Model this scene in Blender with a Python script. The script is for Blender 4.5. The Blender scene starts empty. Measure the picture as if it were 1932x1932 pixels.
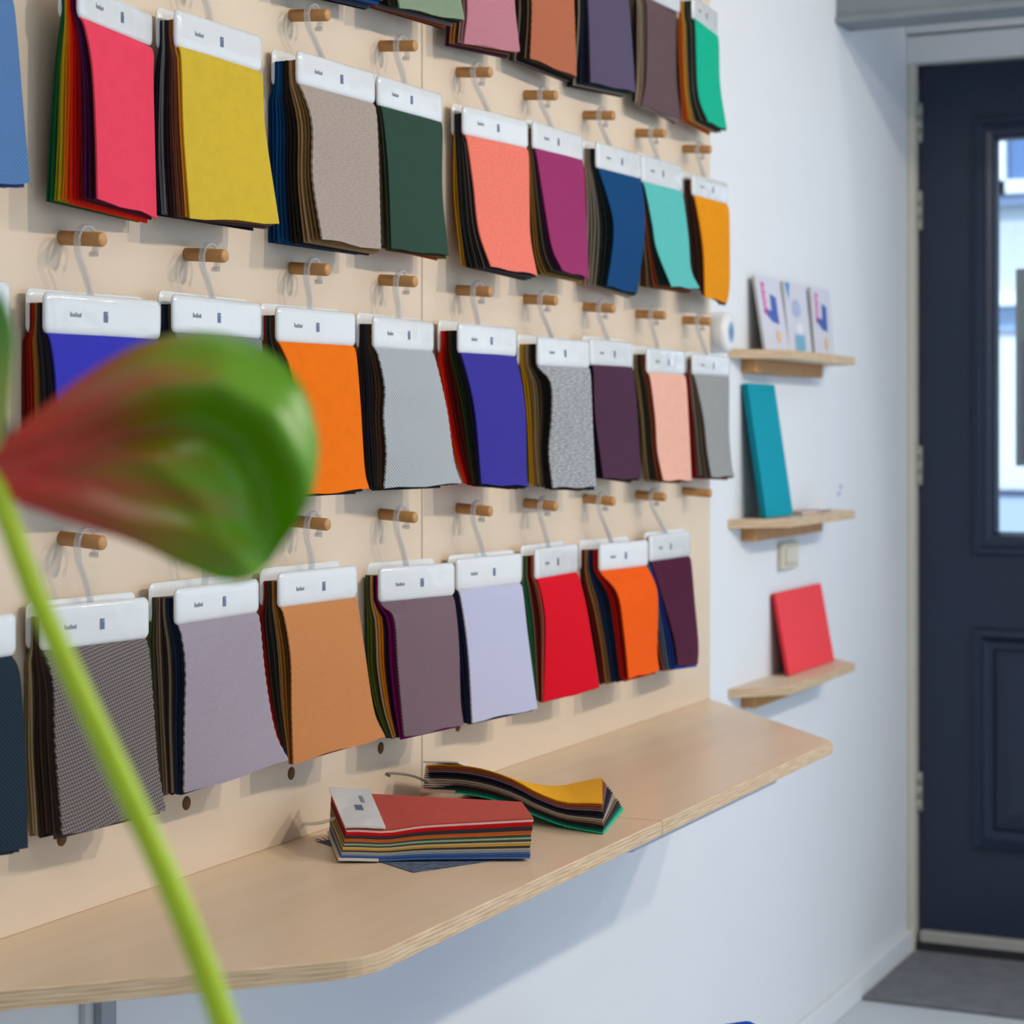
import bpy, math, random
import numpy as np
from mathutils import Vector, Matrix

random.seed(7)
S = bpy.context.scene
COL = S.collection
# ------------------------------------------------------------------ camera, world, light, exposure
FPX, CX, HZ = 3900.0, 966.0, 808.8          # focal length, principal point in pixels of the 1932 frame
TH, CAMD, ZC = math.radians(25.671), 1.2741, 1.2531
cd = bpy.data.cameras.new('camera'); cam = bpy.data.objects.new('camera', cd); COL.objects.link(cam)
cam.location = (0, -CAMD, ZC); cam.rotation_euler = (math.pi/2, 0, TH - math.pi/2)
cd.sensor_width = 36; cd.lens = FPX/1932*36; cd.shift_y = -(966 - HZ)/1932
cd.clip_start = .05; cd.clip_end = 100
cd.dof.use_dof = True; cd.dof.focus_distance = 2.25; cd.dof.aperture_fstop = 7.0
S.camera = cam

S.view_settings.view_transform = 'Standard'; S.view_settings.look = 'None'
S.view_settings.gamma = 1; S.view_settings.use_curve_mapping = False
S.view_settings.exposure = -0.95
cy = S.cycles
cy.max_bounces = 5; cy.diffuse_bounces = 3; cy.glossy_bounces = 2; cy.transmission_bounces = 3; cy.transparent_max_bounces = 8
cy.caustics_reflective = False; cy.caustics_refractive = False
cy.use_adaptive_sampling = True; cy.adaptive_threshold = .05; cy.adaptive_min_samples = 16; cy.use_light_tree = False

W = bpy.data.worlds.new('world'); S.world = W; W.use_nodes = True
bg = W.node_tree.nodes['Background']
bg.inputs[0].default_value = (.60, .80, 1.0, 1); bg.inputs[1].default_value = 3.7

def lamp(name, kind, loc, target, energy, color, size=.1, size_y=None, **kw):
    l = bpy.data.lights.new(name, kind); o = bpy.data.objects.new(name, l); COL.objects.link(o)
    l.energy = energy; l.color = color
    if kind == 'AREA':
        l.size = size
        if size_y: l.shape = 'RECTANGLE'; l.size_y = size_y
        else: l.shape = 'DISK'
    else: l.shadow_soft_size = size
    for k, v in kw.items(): setattr(l, k, v)
    o.location = loc
    o.rotation_euler = (Vector(target) - Vector(loc)).to_track_quat('-Z', 'Y').to_euler()
    return o
# sun on the street outside (its light never reaches the shop floor: it comes over the roof, from behind)
sun = lamp('sun', 'SUN', (0, 0, 8), (.62, -.22, 8 - .75), 6, (1, .96, .9), .02)
sun.data.angle = .02
WARM = (1.0, .89, .76)
# ceiling track spots washing the sample wall
for nm, x, tx, e in (('track_spot', 2.2, 1.8, 34), ('track_spot.001', 3.2, 2.5, 34), ('track_spot.002', 4.1, 3.6, 9)):
    lamp(nm, 'AREA', (x, -2.5, 2.55), (tx, 0, 1.1), e, WARM, .08)
# unseen overhead area lamps added as fill; the first brightens the leaf
lamp('added_fill_light', 'AREA', (.1, -1.7, 2.68), (.1, -1.7, 0), 20, (1, .96, .9), 1.2, .5)
lamp('added_fill_light.001', 'AREA', (3.0, -2.9, 2.68), (3.0, -2.9, 0), 14, (1, .97, .93), 1.2, .5)
# daylight portal in the shop-front window opening
pl = lamp('window_portal', 'AREA', (4.93, -2.55, 1.55), (0, -2.55, 1.55), 1, (1, 1, 1), 2.5, 1.9)
pl.data.cycles.is_portal = True
# and in the unseen long window, added to the facing wall for fill
pl = lamp('window_portal.001', 'AREA', (2.35, -4.62, 1.55), (2.35, 0, 1.55), 1, (1, 1, 1), 4.7, 1.9)
pl.data.cycles.is_portal = True

# ------------------------------------------------------------------ geometry of the view (pixel -> point on a known plane)
CAM = np.array([0, -CAMD, ZC])
FW = np.array([math.cos(TH), math.sin(TH)]); RT = np.array([math.sin(TH), -math.cos(TH)])
def ray(u, v):
    D = FW + RT*(u - CX)/FPX
    return np.array([D[0], D[1], (HZ - v)/FPX])
def hit(p, P, n):
    r = ray(*p); P = np.asarray(P, float); n = np.asarray(n, float)
    return CAM + r*(((P - CAM) @ n)/(r @ n))
def onY(u, v, Y): return hit((u, v), (0, Y, 0), (0, 1, 0))
def onZ(u, v, Z): return hit((u, v), (0, 0, Z), (0, 0, 1))
def onX(u, v, X): return hit((u, v), (X, 0, 0), (1, 0, 0))
def atT(u, v, t): return CAM + ray(u, v)*t

# ------------------------------------------------------------------ materials
def lin(c):
    return tuple((x/255/12.92 if x/255 <= .04045 else ((x/255 + .055)/1.055)**2.4) for x in c)
MATS = {}
class NT:
    def __init__(s, name):
        s.m = bpy.data.materials.new(name); s.m.use_nodes = True; s.t = s.m.node_tree
        s.b = s.t.nodes['Principled BSDF']; s.out = s.t.nodes['Material Output']
    def n(s, ty, **kw):
        x = s.t.nodes.new('ShaderNode' + ty)
        for k, v in kw.items(): setattr(x, k, v)
        return x
    def l(s, a, b): s.t.links.new(a, b)
    def math(s, op, a, b=None):
        x = s.n('Math', operation=op)
        for i, q in enumerate((a, b)):
            if q is None: continue
            if isinstance(q, (int, float)): x.inputs[i].default_value = q
            else: s.l(q, x.inputs[i])
        return x.outputs[0]
    def mix(s, fac, a, b):
        x = s.n('Mix', data_type='RGBA')
        if isinstance(fac, (int, float)): x.inputs[0].default_value = fac
        else: s.l(fac, x.inputs[0])
        for i, q in ((6, a), (7, b)):
            if isinstance(q, tuple): x.inputs[i].default_value = (*q[:3], 1)
            else: s.l(q, x.inputs[i])
        return x.outputs[2]
    def bump(s, h, strength, dist):
        x = s.n('Bump'); x.inputs['Strength'].default_value = strength; x.inputs['Distance'].default_value = dist
        s.l(h, x.inputs['Height']); s.l(x.outputs[0], s.b.inputs['Normal'])
    def noise(s, vec, scale, detail=2, rough=.5):
        x = s.n('TexNoise'); x.inputs['Scale'].default_value = scale; x.inputs['Detail'].default_value = detail
        x.inputs['Roughness'].default_value = rough
        if vec is not None: s.l(vec, x.inputs['Vector'])
        return x.outputs[0]
    def mapping(s, vec, scale=(1, 1, 1), rot=(0, 0, 0)):
        x = s.n('Mapping'); x.inputs['Scale'].default_value = scale; x.inputs['Rotation'].default_value = rot
        s.l(vec, x.inputs['Vector']); return x.outputs[0]

def plain(name, col, rough=.5, spec=.5, coat=0, noise=0.0, nscale=40, metal=0):
    if name in MATS: return MATS[name]
    t = NT(name); c = lin(col)
    t.b.inputs['Roughness'].default_value = rough; t.b.inputs['Specular IOR Level'].default_value = spec
    t.b.inputs['Coat Weight'].default_value = coat; t.b.inputs['Coat Roughness'].default_value = .06
    t.b.inputs['Metallic'].default_value = metal
    tc = t.n('TexCoord')
    f = t.noise(tc.outputs['Object'], nscale, 3)
    lo = tuple(x*(1 - noise) for x in c); hi = tuple(min(1, x*(1 + noise)) for x in c)
    t.l(t.mix(f, lo, hi), t.b.inputs['Base Color'])
    MATS[name] = t.m; return t.m

def wood(name, col, dark, scale, rough=.45, edge=False, rot=(0, 0, 0), coat=0.0):
    if name in MATS: return MATS[name]
    t = NT(name); tc = t.n('TexCoord')
    if edge:      # plywood plies: thin alternating layers along z
        sx = t.n('SeparateXYZ'); t.l(tc.outputs['Object'], sx.inputs[0])
        w = t.math('SINE', t.math('MULTIPLY', sx.outputs[2], 2*math.pi/.0042))
        nz = t.noise(t.mapping(tc.outputs['Object'], (14, 14, 260)), 1.6, 4)
        f = t.math('ADD', t.math('MULTIPLY', w, .10), nz)
    else:
        nz = t.noise(t.mapping(tc.outputs['Object'], scale, rot), 1.0, 5, .6)
        n2 = t.noise(t.mapping(tc.outputs['Object'], tuple(s*.22 for s in scale), rot), 1.0, 2)
        f = t.math('ADD', t.math('MULTIPLY', nz, .7), t.math('MULTIPLY', n2, .4))
    cr = t.n('ValToRGB'); t.l(f, cr.inputs[0])
    cr.color_ramp.elements[0].position = .3; cr.color_ramp.elements[0].color = (*lin(dark), 1)
    cr.color_ramp.elements[1].position = .72; cr.color_ramp.elements[1].color = (*lin(col), 1)
    t.l(cr.outputs[0], t.b.inputs['Base Color'])
    t.b.inputs['Roughness'].default_value = rough; t.b.inputs['Coat Weight'].default_value = coat
    t.b.inputs['Coat Roughness'].default_value = .3
    t.bump(f, .06, .001)
    MATS[name] = t.m; return t.m

def fabric(col, pattern='plain', gain=1.0, col2=None):
    key = ('fab', tuple(col), pattern, gain, col2)
    if key in MATS: return MATS[key]
    t = NT('fabric_%s_%02x%02x%02x' % (pattern, *[int(c) for c in col]))
    c = tuple(min(.95, x*gain) for x in lin(col))
    uv = t.n('UVMap').outputs[0]
    def wave(a, p):
        d = t.n('VectorMath', operation='DOT_PRODUCT'); t.l(uv, d.inputs[0])
        d.inputs[1].default_value = (math.cos(a)*2*math.pi/p, math.sin(a)*2*math.pi/p, 0)
        return t.math('SINE', d.outputs['Value'])
    soft = t.noise(uv, 55, 3)                                  # nap and shade variation
    fine = t.noise(uv, 900, 2)
    amt = .12; h = None
    if pattern == 'plain':
        f = t.math('ADD', t.math('MULTIPLY', soft, .55), t.math('MULTIPLY', fine, .45)); amt = .16
    elif pattern == 'twill':
        w = wave(math.radians(-48), .0036); f = t.math('ADD', t.math('MULTIPLY', w, .5), t.math('MULTIPLY', fine, 1.0)); amt = .34; h = w
    elif pattern == 'weave':
        w = t.math('MULTIPLY', wave(math.radians(28), .0034), wave(math.radians(-62), .0034))
        f = t.math('ADD', t.math('MULTIPLY', w, .5), t.math('MULTIPLY', fine, 1.0)); amt = .36; h = w
    elif pattern == 'coarse':
        w = t.math('MULTIPLY', wave(math.radians(24), .0052), wave(math.radians(-56), .0046))
        f = t.math('ADD', t.math('MULTIPLY', w, .75), t.math('ADD', t.math('MULTIPLY', fine, .7), .15)); amt = .62; h = w
    elif pattern == 'melange':
        st = t.noise(t.mapping(uv, (80, 640, 1), (0, 0, math.radians(38))), 1.0, 3)
        f = t.math('ADD', t.math('MULTIPLY', t.math('SUBTRACT', st, .5), 3.0), .5); amt = .42; h = st
    elif pattern == 'heather':
        st = t.noise(t.mapping(uv, (120, 700, 1), (0, 0, math.radians(38))), 1.0, 3)
        f = t.math('ADD', t.math('MULTIPLY', t.math('SUBTRACT', st, .5), 2.2), .5); amt = .15; h = fine
    elif pattern == 'rib':
        w = wave(math.radians(3), .0120); st = t.noise(t.mapping(uv, (160, 60, 1)), 1.0, 3)
        f = t.math('ADD', t.math('MULTIPLY', w, .10), t.math('ADD', t.math('MULTIPLY', st, .6), t.math('MULTIPLY', fine, .4))); amt = .16; h = st
    elif pattern == 'shag':
        st = t.noise(uv, 420, 4, .7); f = t.math('ADD', t.math('MULTIPLY', t.math('SUBTRACT', st, .5), 2.2), .5); amt = .3; h = st
    cl = t.n('Clamp'); t.l(f, cl.inputs[0])
    lo = tuple(x*(1 - amt) for x in c) if col2 is None else lin(col2)
    hi = tuple(min(.95, x*(1 + amt)) for x in c)
    t.l(t.mix(cl.outputs[0], lo, hi), t.b.inputs['Base Color'])
    t.b.inputs['Roughness'].default_value = .88; t.b.inputs['Specular IOR Level'].default_value = .08
    t.b.inputs['Sheen Weight'].default_value = .03; t.b.inputs['Sheen Roughness'].default_value = .5
    t.bump(h if h is not None else fine, .35, .0006)
    MATS[key] = t.m; return t.m

def clear_plastic():
    t = NT('clear_plastic'); t.t.nodes.remove(t.b)
    tr = t.n('BsdfTransparent'); tr.inputs[0].default_value = (.95, .96, .97, 1)
    gl = t.n('BsdfGlossy'); gl.inputs['Roughness'].default_value = .06
    df = t.n('BsdfDiffuse'); df.inputs[0].default_value = (.92, .94, .97, 1)
    fr = t.n('LayerWeight'); fr.inputs[0].default_value = .5
    m1 = t.n('MixShader'); m1.inputs[0].default_value = .20; t.l(tr.outputs[0], m1.inputs[1]); t.l(df.outputs[0], m1.inputs[2])
    m2 = t.n('MixShader'); t.l(t.math('ADD', t.math('MULTIPLY', t.math('POWER', fr.outputs['Facing'], 2.0), .5), .08), m2.inputs[0])
    t.l(m1.outputs[0], m2.inputs[1]); t.l(gl.outputs[0], m2.inputs[2]); t.l(m2.outputs[0], t.out.inputs[0])
    return t.m
def glass_pane():
    t = NT('window_glass'); t.t.nodes.remove(t.b)
    tr = t.n('BsdfTransparent'); tr.inputs[0].default_value = (.93, .97, 1, 1)
    gl = t.n('BsdfGlossy'); gl.inputs['Roughness'].default_value = .02
    fr = t.n('Fresnel'); fr.inputs[0].default_value = 1.3
    m = t.n('MixShader'); t.l(fr.outputs[0], m.inputs[0]); t.l(tr.outputs[0], m.inputs[1]); t.l(gl.outputs[0], m.inputs[2])
    t.l(m.outputs[0], t.out.inputs[0]); return t.m

def paper_mat(name, col):
    t = NT(name); c = lin(col); t.b.inputs['Base Color'].default_value = (*c, 1); t.b.inputs['Roughness'].default_value = .8
    tl = t.n('BsdfTranslucent'); tl.inputs[0].default_value = (*c, 1); m = t.n('MixShader'); m.inputs[0].default_value = .25
    t.l(t.b.outputs[0], m.inputs[1]); t.l(tl.outputs[0], m.inputs[2]); t.l(m.outputs[0], t.out.inputs[0]); return t.m
M_WALL = plain('white_wall_paint', (232, 234, 238), .7, .3, noise=.015, nscale=3)
M_CEIL = plain('ceiling_paint', (236, 236, 234), .85, .2, noise=.01, nscale=3)
M_PANEL = wood('birch_panel', (232, 212, 188), (223, 200, 174), (1.2, 30, 9), .5)
M_DESK = wood('birch_worktop', (228, 203, 172), (218, 190, 156), (2.2, 34, 6), .36, coat=.15)
M_PLY = wood('ply_edge', (222, 198, 166), (188, 156, 118), None, .6, edge=True)
M_PEG = wood('beech_peg', (202, 150, 92), (186, 132, 76), (90, 18, 90), .5)
M_SHELF = wood('birch_shelf', (226, 204, 178), (212, 188, 160), (2, 34, 8), .5)
M_TAG = plain('white_plastic_tag', (224, 227, 229), .16, .5, coat=.5)
def tag_bump(m):
    nt = m.node_tree; n = nt.nodes.new('ShaderNodeTexNoise'); n.inputs['Scale'].default_value = 38; n.inputs['Detail'].default_value = 1
    tc = nt.nodes.new('ShaderNodeTexCoord'); b = nt.nodes.new('ShaderNodeBump'); b.inputs['Strength'].default_value = .35; b.inputs['Distance'].default_value = .003
    nt.links.new(tc.outputs['Object'], n.inputs['Vector']); nt.links.new(n.outputs[0], b.inputs['Height'])
    for k in ('Normal', 'Coat Normal'): nt.links.new(b.outputs[0], nt.nodes['Principled BSDF'].inputs[k])
tag_bump(M_TAG)
M_BTAG = plain('white_plastic_tag_back', (232, 234, 234), .25, .5)
M_INK = plain('grey_print', (140, 146, 158), .4)
M_INK2 = plain('blue_grey_print', (104, 116, 146), .3)
M_CLEAR = clear_plastic(); M_GLASS = glass_pane()
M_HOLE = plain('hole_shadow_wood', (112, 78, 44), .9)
M_DOOR = plain('navy_door_paint', (33, 44, 66), .38, .45, noise=.04, nscale=8)
M_TRIM = plain('cream_frame_paint', (212, 206, 192), .6, .3, noise=.05, nscale=12)
M_METAL = plain('hinge_steel', (168, 166, 158), .5, .5, metal=.3)
M_GREY = plain('grey_beam_paint', (138, 146, 152), .65, .3, noise=.08, nscale=20)

# ------------------------------------------------------------------ mesh helpers
def link(o, parent=None):
    COL.objects.link(o)
    if parent is not None: o.parent = parent
    return o
def empty(name, loc, label=None, cat=None, group=None, kind=None):
    o = bpy.data.objects.new(name, None); o.empty_display_size = .03; o.location = loc; COL.objects.link(o)
    if label: o['label'] = label
    if cat: o['category'] = cat
    if group: o['group'] = group
    if kind: o['kind'] = kind
    return o
def tag(o, label=None, cat=None, group=None, kind=None):
    if label: o['label'] = label
    if cat: o['category'] = cat
    if group: o['group'] = group
    if kind: o['kind'] = kind
    return o
class MB:
    """collects vertices and faces (world coordinates); build() links them as one mesh object"""
    def __init__(s): s.v = []; s.f = []; s.mi = []; s.sm = []; s.uv = []
    def add(s, verts, faces, mi=0, smooth=False, uvs=None):
        o = len(s.v); s.v += [tuple(map(float, p)) for p in verts]
        s.uv += list(uvs) if uvs is not None else [(0, 0)]*len(verts)
        for f in faces: s.f.append(tuple(i + o for i in f)); s.mi.append(mi); s.sm.append(smooth)
        return s
    def box(s, x0, x1, y0, y1, z0, z1, mi=0, side_mi=None):
        v = [(x, y, z) for z in (z0, z1) for y in (y0, y1) for x in (x0, x1)]
        f = [(0, 2, 3, 1), (4, 5, 7, 6), (0, 1, 5, 4), (2, 6, 7, 3), (0, 4, 6, 2), (1, 3, 7, 5)]
        o = len(s.v); s.add(v, f, mi)
        if side_mi is not None:
            for k in range(4): s.mi[-1 - k] = side_mi
        return s
    def prism(s, poly, z0, z1, mi=0, side_mi=None):
        n = len(poly)
        ar = sum(poly[i][0]*poly[(i+1) % n][1] - poly[(i+1) % n][0]*poly[i][1] for i in range(n))
        if ar < 0: poly = poly[::-1]
        v = [(p[0], p[1], z0) for p in poly] + [(p[0], p[1], z1) for p in poly]
        s.add(v, [tuple(range(n))[::-1], tuple(range(n, 2*n))], mi)
        o = len(s.v) - 2*n
        for i in range(n):
            j = (i + 1) % n
            s.f.append((o + i, o + j, o + n + j, o + n + i)); s.mi.append(mi if side_mi is None else side_mi); s.sm.append(False)
        return s
    def tube(s, pts, rad, seg=8, mi=0, flat=None, caps=True):
        """tube along pts; rad number or list; flat = (axis vector, factor) widens the section along an axis"""
        pts = [np.array(p, float) for p in pts]; n = len(pts)
        rad = [rad]*n if isinstance(rad, (int, float)) else rad
        up = np.array([.13, .2, .97]); prev = None; V = []
        for i, p in enumerate(pts):
            d = pts[min(i+1, n-1)] - pts[max(i-1, 0)]; d = d/np.linalg.norm(d)
            a = np.cross(d, up) if prev is None else prev - d*(prev @ d)
            a = a/np.linalg.norm(a); prev = a; b = np.cross(d, a)
            for k in range(seg):
                an = 2*math.pi*k/seg; o = (a*math.cos(an) + b*math.sin(an))*rad[i]
                if flat is not None:
                    ax = np.array(flat[0]); o = o + ax*(o @ ax)*(flat[1] - 1)
                V.append(p + o)
        Fc = [(i*seg + k, i*seg + (k+1) % seg, (i+1)*seg + (k+1) % seg, (i+1)*seg + k) for i in range(n-1) for k in range(seg)]
        if caps: Fc += [tuple(range(seg))[::-1], tuple(range((n-1)*seg, n*seg))]
        return s.add(V, Fc, mi, True)
    def build(s, name, mats, parent=None, origin=None, bevel=0, seg=2):
        me = bpy.data.meshes.new(name)
        O = np.array(origin if origin is not None else (parent.matrix_basis.translation[:] if parent is not None else (0, 0, 0)))
        if parent is not None and parent.parent is not None and origin is None:
            O = O + np.array(parent.parent.matrix_basis.translation[:])
        me.from_pydata([tuple(np.array(p) - O) for p in s.v], [], s.f)
        for m in (mats if isinstance(mats, (list, tuple)) else [mats]): me.materials.append(m)
        me.polygons.foreach_set('material_index', s.mi); me.polygons.foreach_set('use_smooth', s.sm)
        if any(u != (0, 0) for u in s.uv):
            L = me.uv_layers.new(name='UVMap')
            for lp in me.loops: L.data[lp.index].uv = s.uv[lp.vertex_index]
        me.validate(); me.update()
        o = bpy.data.objects.new(name, me); COL.objects.link(o)
        if parent is not None: o.parent = parent
        elif origin is not None: o.location = tuple(O)
        if bevel:
            b = o.modifiers.new('bevel', 'BEVEL'); b.width = bevel; b.segments = seg; b.limit_method = 'ANGLE'; b.angle_limit = .6
        return o
def spline(pts, n):
    """Catmull-Rom through pts, n samples equally spaced along its length"""
    P = np.array(pts, float)
    if len(P) > 2:
        Q = np.vstack([2*P[0] - P[1], P, 2*P[-1] - P[-2]]); out = []
        for i in range(1, len(Q) - 2):
            for t in np.linspace(0, 1, 16, endpoint=False):
                p0, p1, p2, p3 = Q[i-1], Q[i], Q[i+1], Q[i+2]
                out.append(.5*((2*p1) + (-p0 + p2)*t + (2*p0 - 5*p1 + 4*p2 - p3)*t*t + (-p0 + 3*p1 - 3*p2 + p3)*t**3))
        out.append(P[-1]); P = np.array(out)
    d = np.concatenate([[0], np.cumsum(np.linalg.norm(np.diff(P, axis=0), axis=1))])
    s = np.linspace(0, d[-1], n)
    return np.stack([np.interp(s, d, P[:, k]) for k in range(P.shape[1])], 1)
def slab(A, thick_vec, uvw=None):
    """grid A[i][j] of points (rows i, columns j) given thickness per point (array or vector) -> MB closed slab with uv"""
    A = np.array(A); ni, nj = A.shape[:2]; Bk = A + thick_vec
    m = MB()
    idx = lambda i, j: i*nj + j
    if uvw is None: uvw = [(0.0001, 0.0001)]*(ni*nj)
    fa = [(idx(i, j), idx(i+1, j), idx(i+1, j+1), idx(i, j+1)) for i in range(ni-1) for j in range(nj-1)]
    m.add(A.reshape(-1, 3), fa, 0, True, uvw)
    m.add(Bk.reshape(-1, 3), [f[::-1] for f in fa], 0, True, uvw)
    rim = [(i, 0) for i in range(ni)] + [(ni-1, j) for j in range(1, nj)] + [(i, nj-1) for i in range(ni-2, -1, -1)] + [(0, j) for j in range(nj-2, 0, -1)]
    rv = [A[i, j] for i, j in rim] + [Bk[i, j] for i, j in rim]; n = len(rim)
    ru = [uvw[idx(i, j)] for i, j in rim]*2
    m.add(rv, [(k, k + n, (k+1) % n + n, (k+1) % n) for k in range(n)], 0, False, ru)
    return m

# ------------------------------------------------------------------ the room
XD = 4.886; YW = .012; H = 2.75
def struct(name, mb, mats, **k):
    o = mb.build(name, mats, **k); o['kind'] = 'structure'; return o
struct('floor', MB().box(-2.2, XD, -4.6, YW, -.1, 0), plain('pale_grey_floor', (208, 214, 222), .45, .4, noise=.03, nscale=6))
struct('ceiling', MB().box(-2.2, XD + .12, -4.6, YW + .1, H, H + .1), M_CEIL)
wall_left = struct('wall_left', MB().box(-2.2, XD + .12, YW, YW + .1, 0, H), M_WALL)
struct('wall_back', MB().box(-2.3, -2.2, -4.6, YW + .1, 0, H), M_WALL)
wr = MB(); wr.box(-2.2, XD + .12, -4.7, -4.6, 0, .6); wr.box(-2.2, XD + .12, -4.7, -4.6, 2.5, H)
wr.box(-2.2, .0, -4.7, -4.6, .6, 2.5); wr.box(4.7, XD + .12, -4.7, -4.6, .6, 2.5)  # unseen window opening, added for soft frontal daylight
for xm in (1.55, 3.1): wr.box(xm - .03, xm + .03, -4.68, -4.62, .6, 2.5)
struct('wall_right', wr, M_WALL)
# front wall with the door opening (y 0 .. -0.93) and the shop window (y -1.3 .. -3.8)
fw = MB()
fw.box(XD, XD + .12, -.97, YW, 2.15, H); fw.box(XD, XD + .12, -1.3, -.94, 0, H)
fw.box(XD, XD + .12, -3.8, -1.3, 0, .6); fw.box(XD, XD + .12, -3.8, -1.3, 2.5, H); fw.box(XD, XD + .12, -4.6, -3.8, 0, H)
struct('wall_front', fw, M_WALL)
struct('baseboard_left', MB().box(-2.2, XD - .005, YW - .014, YW, 0, .058), M_WALL, bevel=.003)
struct('trim_1', MB().box(XD - .042, XD, -.006, YW, 0, 2.13), M_TRIM, bevel=.003)
lt = MB(); lt.box(XD - .046, XD, -.98, YW, 2.122, 2.186); lt.box(XD - .030, XD, -.98, YW, 2.186, 2.192); lt.box(XD - .05, XD, -.98, YW, 2.192, 2.42)
struct('trim_2', lt, plain('white_lintel_paint', (232, 233, 236), .6, .3, noise=.02), bevel=.004)

struct('trim_4', MB().box(XD + .02, XD + .12, -.03, YW, 0, 2.16).box(XD + .02, XD + .12, -.97, -.92, 0, 2.16).box(XD + .02, XD + .12, -.97, YW, 2.09, 2.16), M_TRIM)  # jamb boxes behind the door, added to block sky light at its gaps
# door: leaf, mouldings, pane, hinges, weather bar
door = empty('door_1', (XD, -.47, 0), kind='structure')
DY0, DY1 = -.010, -.935
GY0, GY1, GZ0, GZ1 = -.190, -.755, 1.000, 1.936
lf = MB()
lf.box(XD, XD + .045, GY0, DY0, .035, 2.118); lf.box(XD, XD + .045, DY1, GY1, .035, 2.118)
lf.box(XD, XD + .045, GY1, GY0, GZ1, 2.118); lf.box(XD, XD + .045, GY1, GY0, .035, GZ0)
lf.build('door_leaf', M_DOOR, door)
def moulding(name, y0, y1, z0, z1, prof, parent):
    """mitred frame: prof = list of (inset from outer edge, height proud of the leaf)"""
    m = MB(); R = []
    for ins, h in prof:
        R.append([(XD - h, y0 - ins, z0 + ins), (XD - h, y1 + ins, z0 + ins), (XD - h, y1 + ins, z1 - ins), (XD - h, y0 - ins, z1 - ins)])
    V = [p for r in R for p in r]
    Fc = [(a*4 + k, a*4 + (k+1) % 4, (a+1)*4 + (k+1) % 4, (a+1)*4 + k) for a in range(len(prof) - 1) for k in range(4)]
    m.add(V, Fc); return m.build(name, M_DOOR, parent)
moulding('window_moulding', -.138, -.807, .955, 1.990, [(0, 0), (.004, .014), (.016, .018), (.022, .010), (.034, .012), (.046, .006), (.055, -.02)], door)
moulding('panel_moulding', -.138, -.807, .258, .782, [(0, 0), (.004, .015), (.018, .019), (.028, .004), (.040, -.006), (.052, .004)], door)
MB().add([(XD + .0005, -.188, .308), (XD + .0005, -.757, .308), (XD + .0005, -.757, .732), (XD + .0005, -.188, .732),
          (XD - .006, -.225, .345), (XD - .006, -.720, .345), (XD - .006, -.720, .695), (XD - .006, -.225, .695)],
         [(4, 5, 6, 7), (0, 1, 5, 4), (1, 2, 6, 5), (2, 3, 7, 6), (3, 0, 4, 7)]).build('raised_panel', M_DOOR, door)
MB().box(XD + .018, XD + .024, GY1 - .01, GY0 + .01, GZ0 - .01, GZ1 + .01).build('glass_pane', M_GLASS, door)
MB().box(XD - .026, XD, DY1, DY0 - .005, .030, .056).build('weather_bar', plain('worn_alu', (176, 174, 166), .5, .4, noise=.1), door, bevel=.003)
MB().box(XD - .028, XD + .1, DY1, 0, 0, .026).build('door_sill', plain('dark_sill', (44, 42, 44), .7), door)
for zc in (1.985, 1.775, 1.165, .385):
    hb = MB()
    for k in range(3):
        hb.tube([(XD - .008, -.009, zc - .048 + k*.033), (XD - .008, -.009, zc - .048 + k*.033 + .030)], .0062, 10)
    hb.box(XD - .006, XD - .001, -.017, .0, zc - .046, zc + .046)
    hb.build('hinge', M_METAL, door)
# paper notice taped outside the pane
nt = MB(); nt.box(XD + .026, XD + .029, -.52, -.232, 1.165, 1.63)
notice = nt.build('paper_notice', paper_mat('notice_backing', (206, 208, 200)), origin=(XD + .03, -.36, 1.165))
tag(notice, 'pale paper notice stuck on the outside of the door glass', 'notice')
MB().box(XD + .0245, XD + .026, -.52, -.246, 1.18, 1.46).build('printed_area', paper_mat('lavender_print', (196, 186, 212)), notice, origin=(XD + .03, -.36, 1.165))
notice.children[0].location = (0, 0, 0)

# door mat
mt = NT('grey_mat'); tcm = mt.n('TexCoord')
nf = mt.noise(tcm.outputs['Object'], 150, 4, .8); nl = mt.noise(tcm.outputs['Object'], 26, 3)
mt.l(mt.mix(mt.math('ADD', mt.math('MULTIPLY', nf, .7), mt.math('MULTIPLY', nl, .4)), lin((50, 52, 58)), lin((156, 158, 166))), mt.b.inputs['Base Color'])
mt.b.inputs['Roughness'].default_value = .95; mt.bump(nf, .8, .004)
mat = MB().box(4.415, 4.856, -1.15, -.006, 0, .012).build('door_mat', mt.m, origin=(4.63, -.5, 0), bevel=.004)
tag(mat, 'dark grey door mat lying on the pale floor before the navy door', 'mat')
# steel beam over the entrance
bm = MB(); bm.box(4.27, 4.36, -4.6, .012, 2.128, 2.40); bm.box(4.262, 4.368, -4.6, .012, 2.116, 2.130)
bm.tube([(4.275, -.03 - .3*k, 2.22) for k in (0, .01)], .004)
struct('trim_3', bm, M_GREY, bevel=.006)

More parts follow.
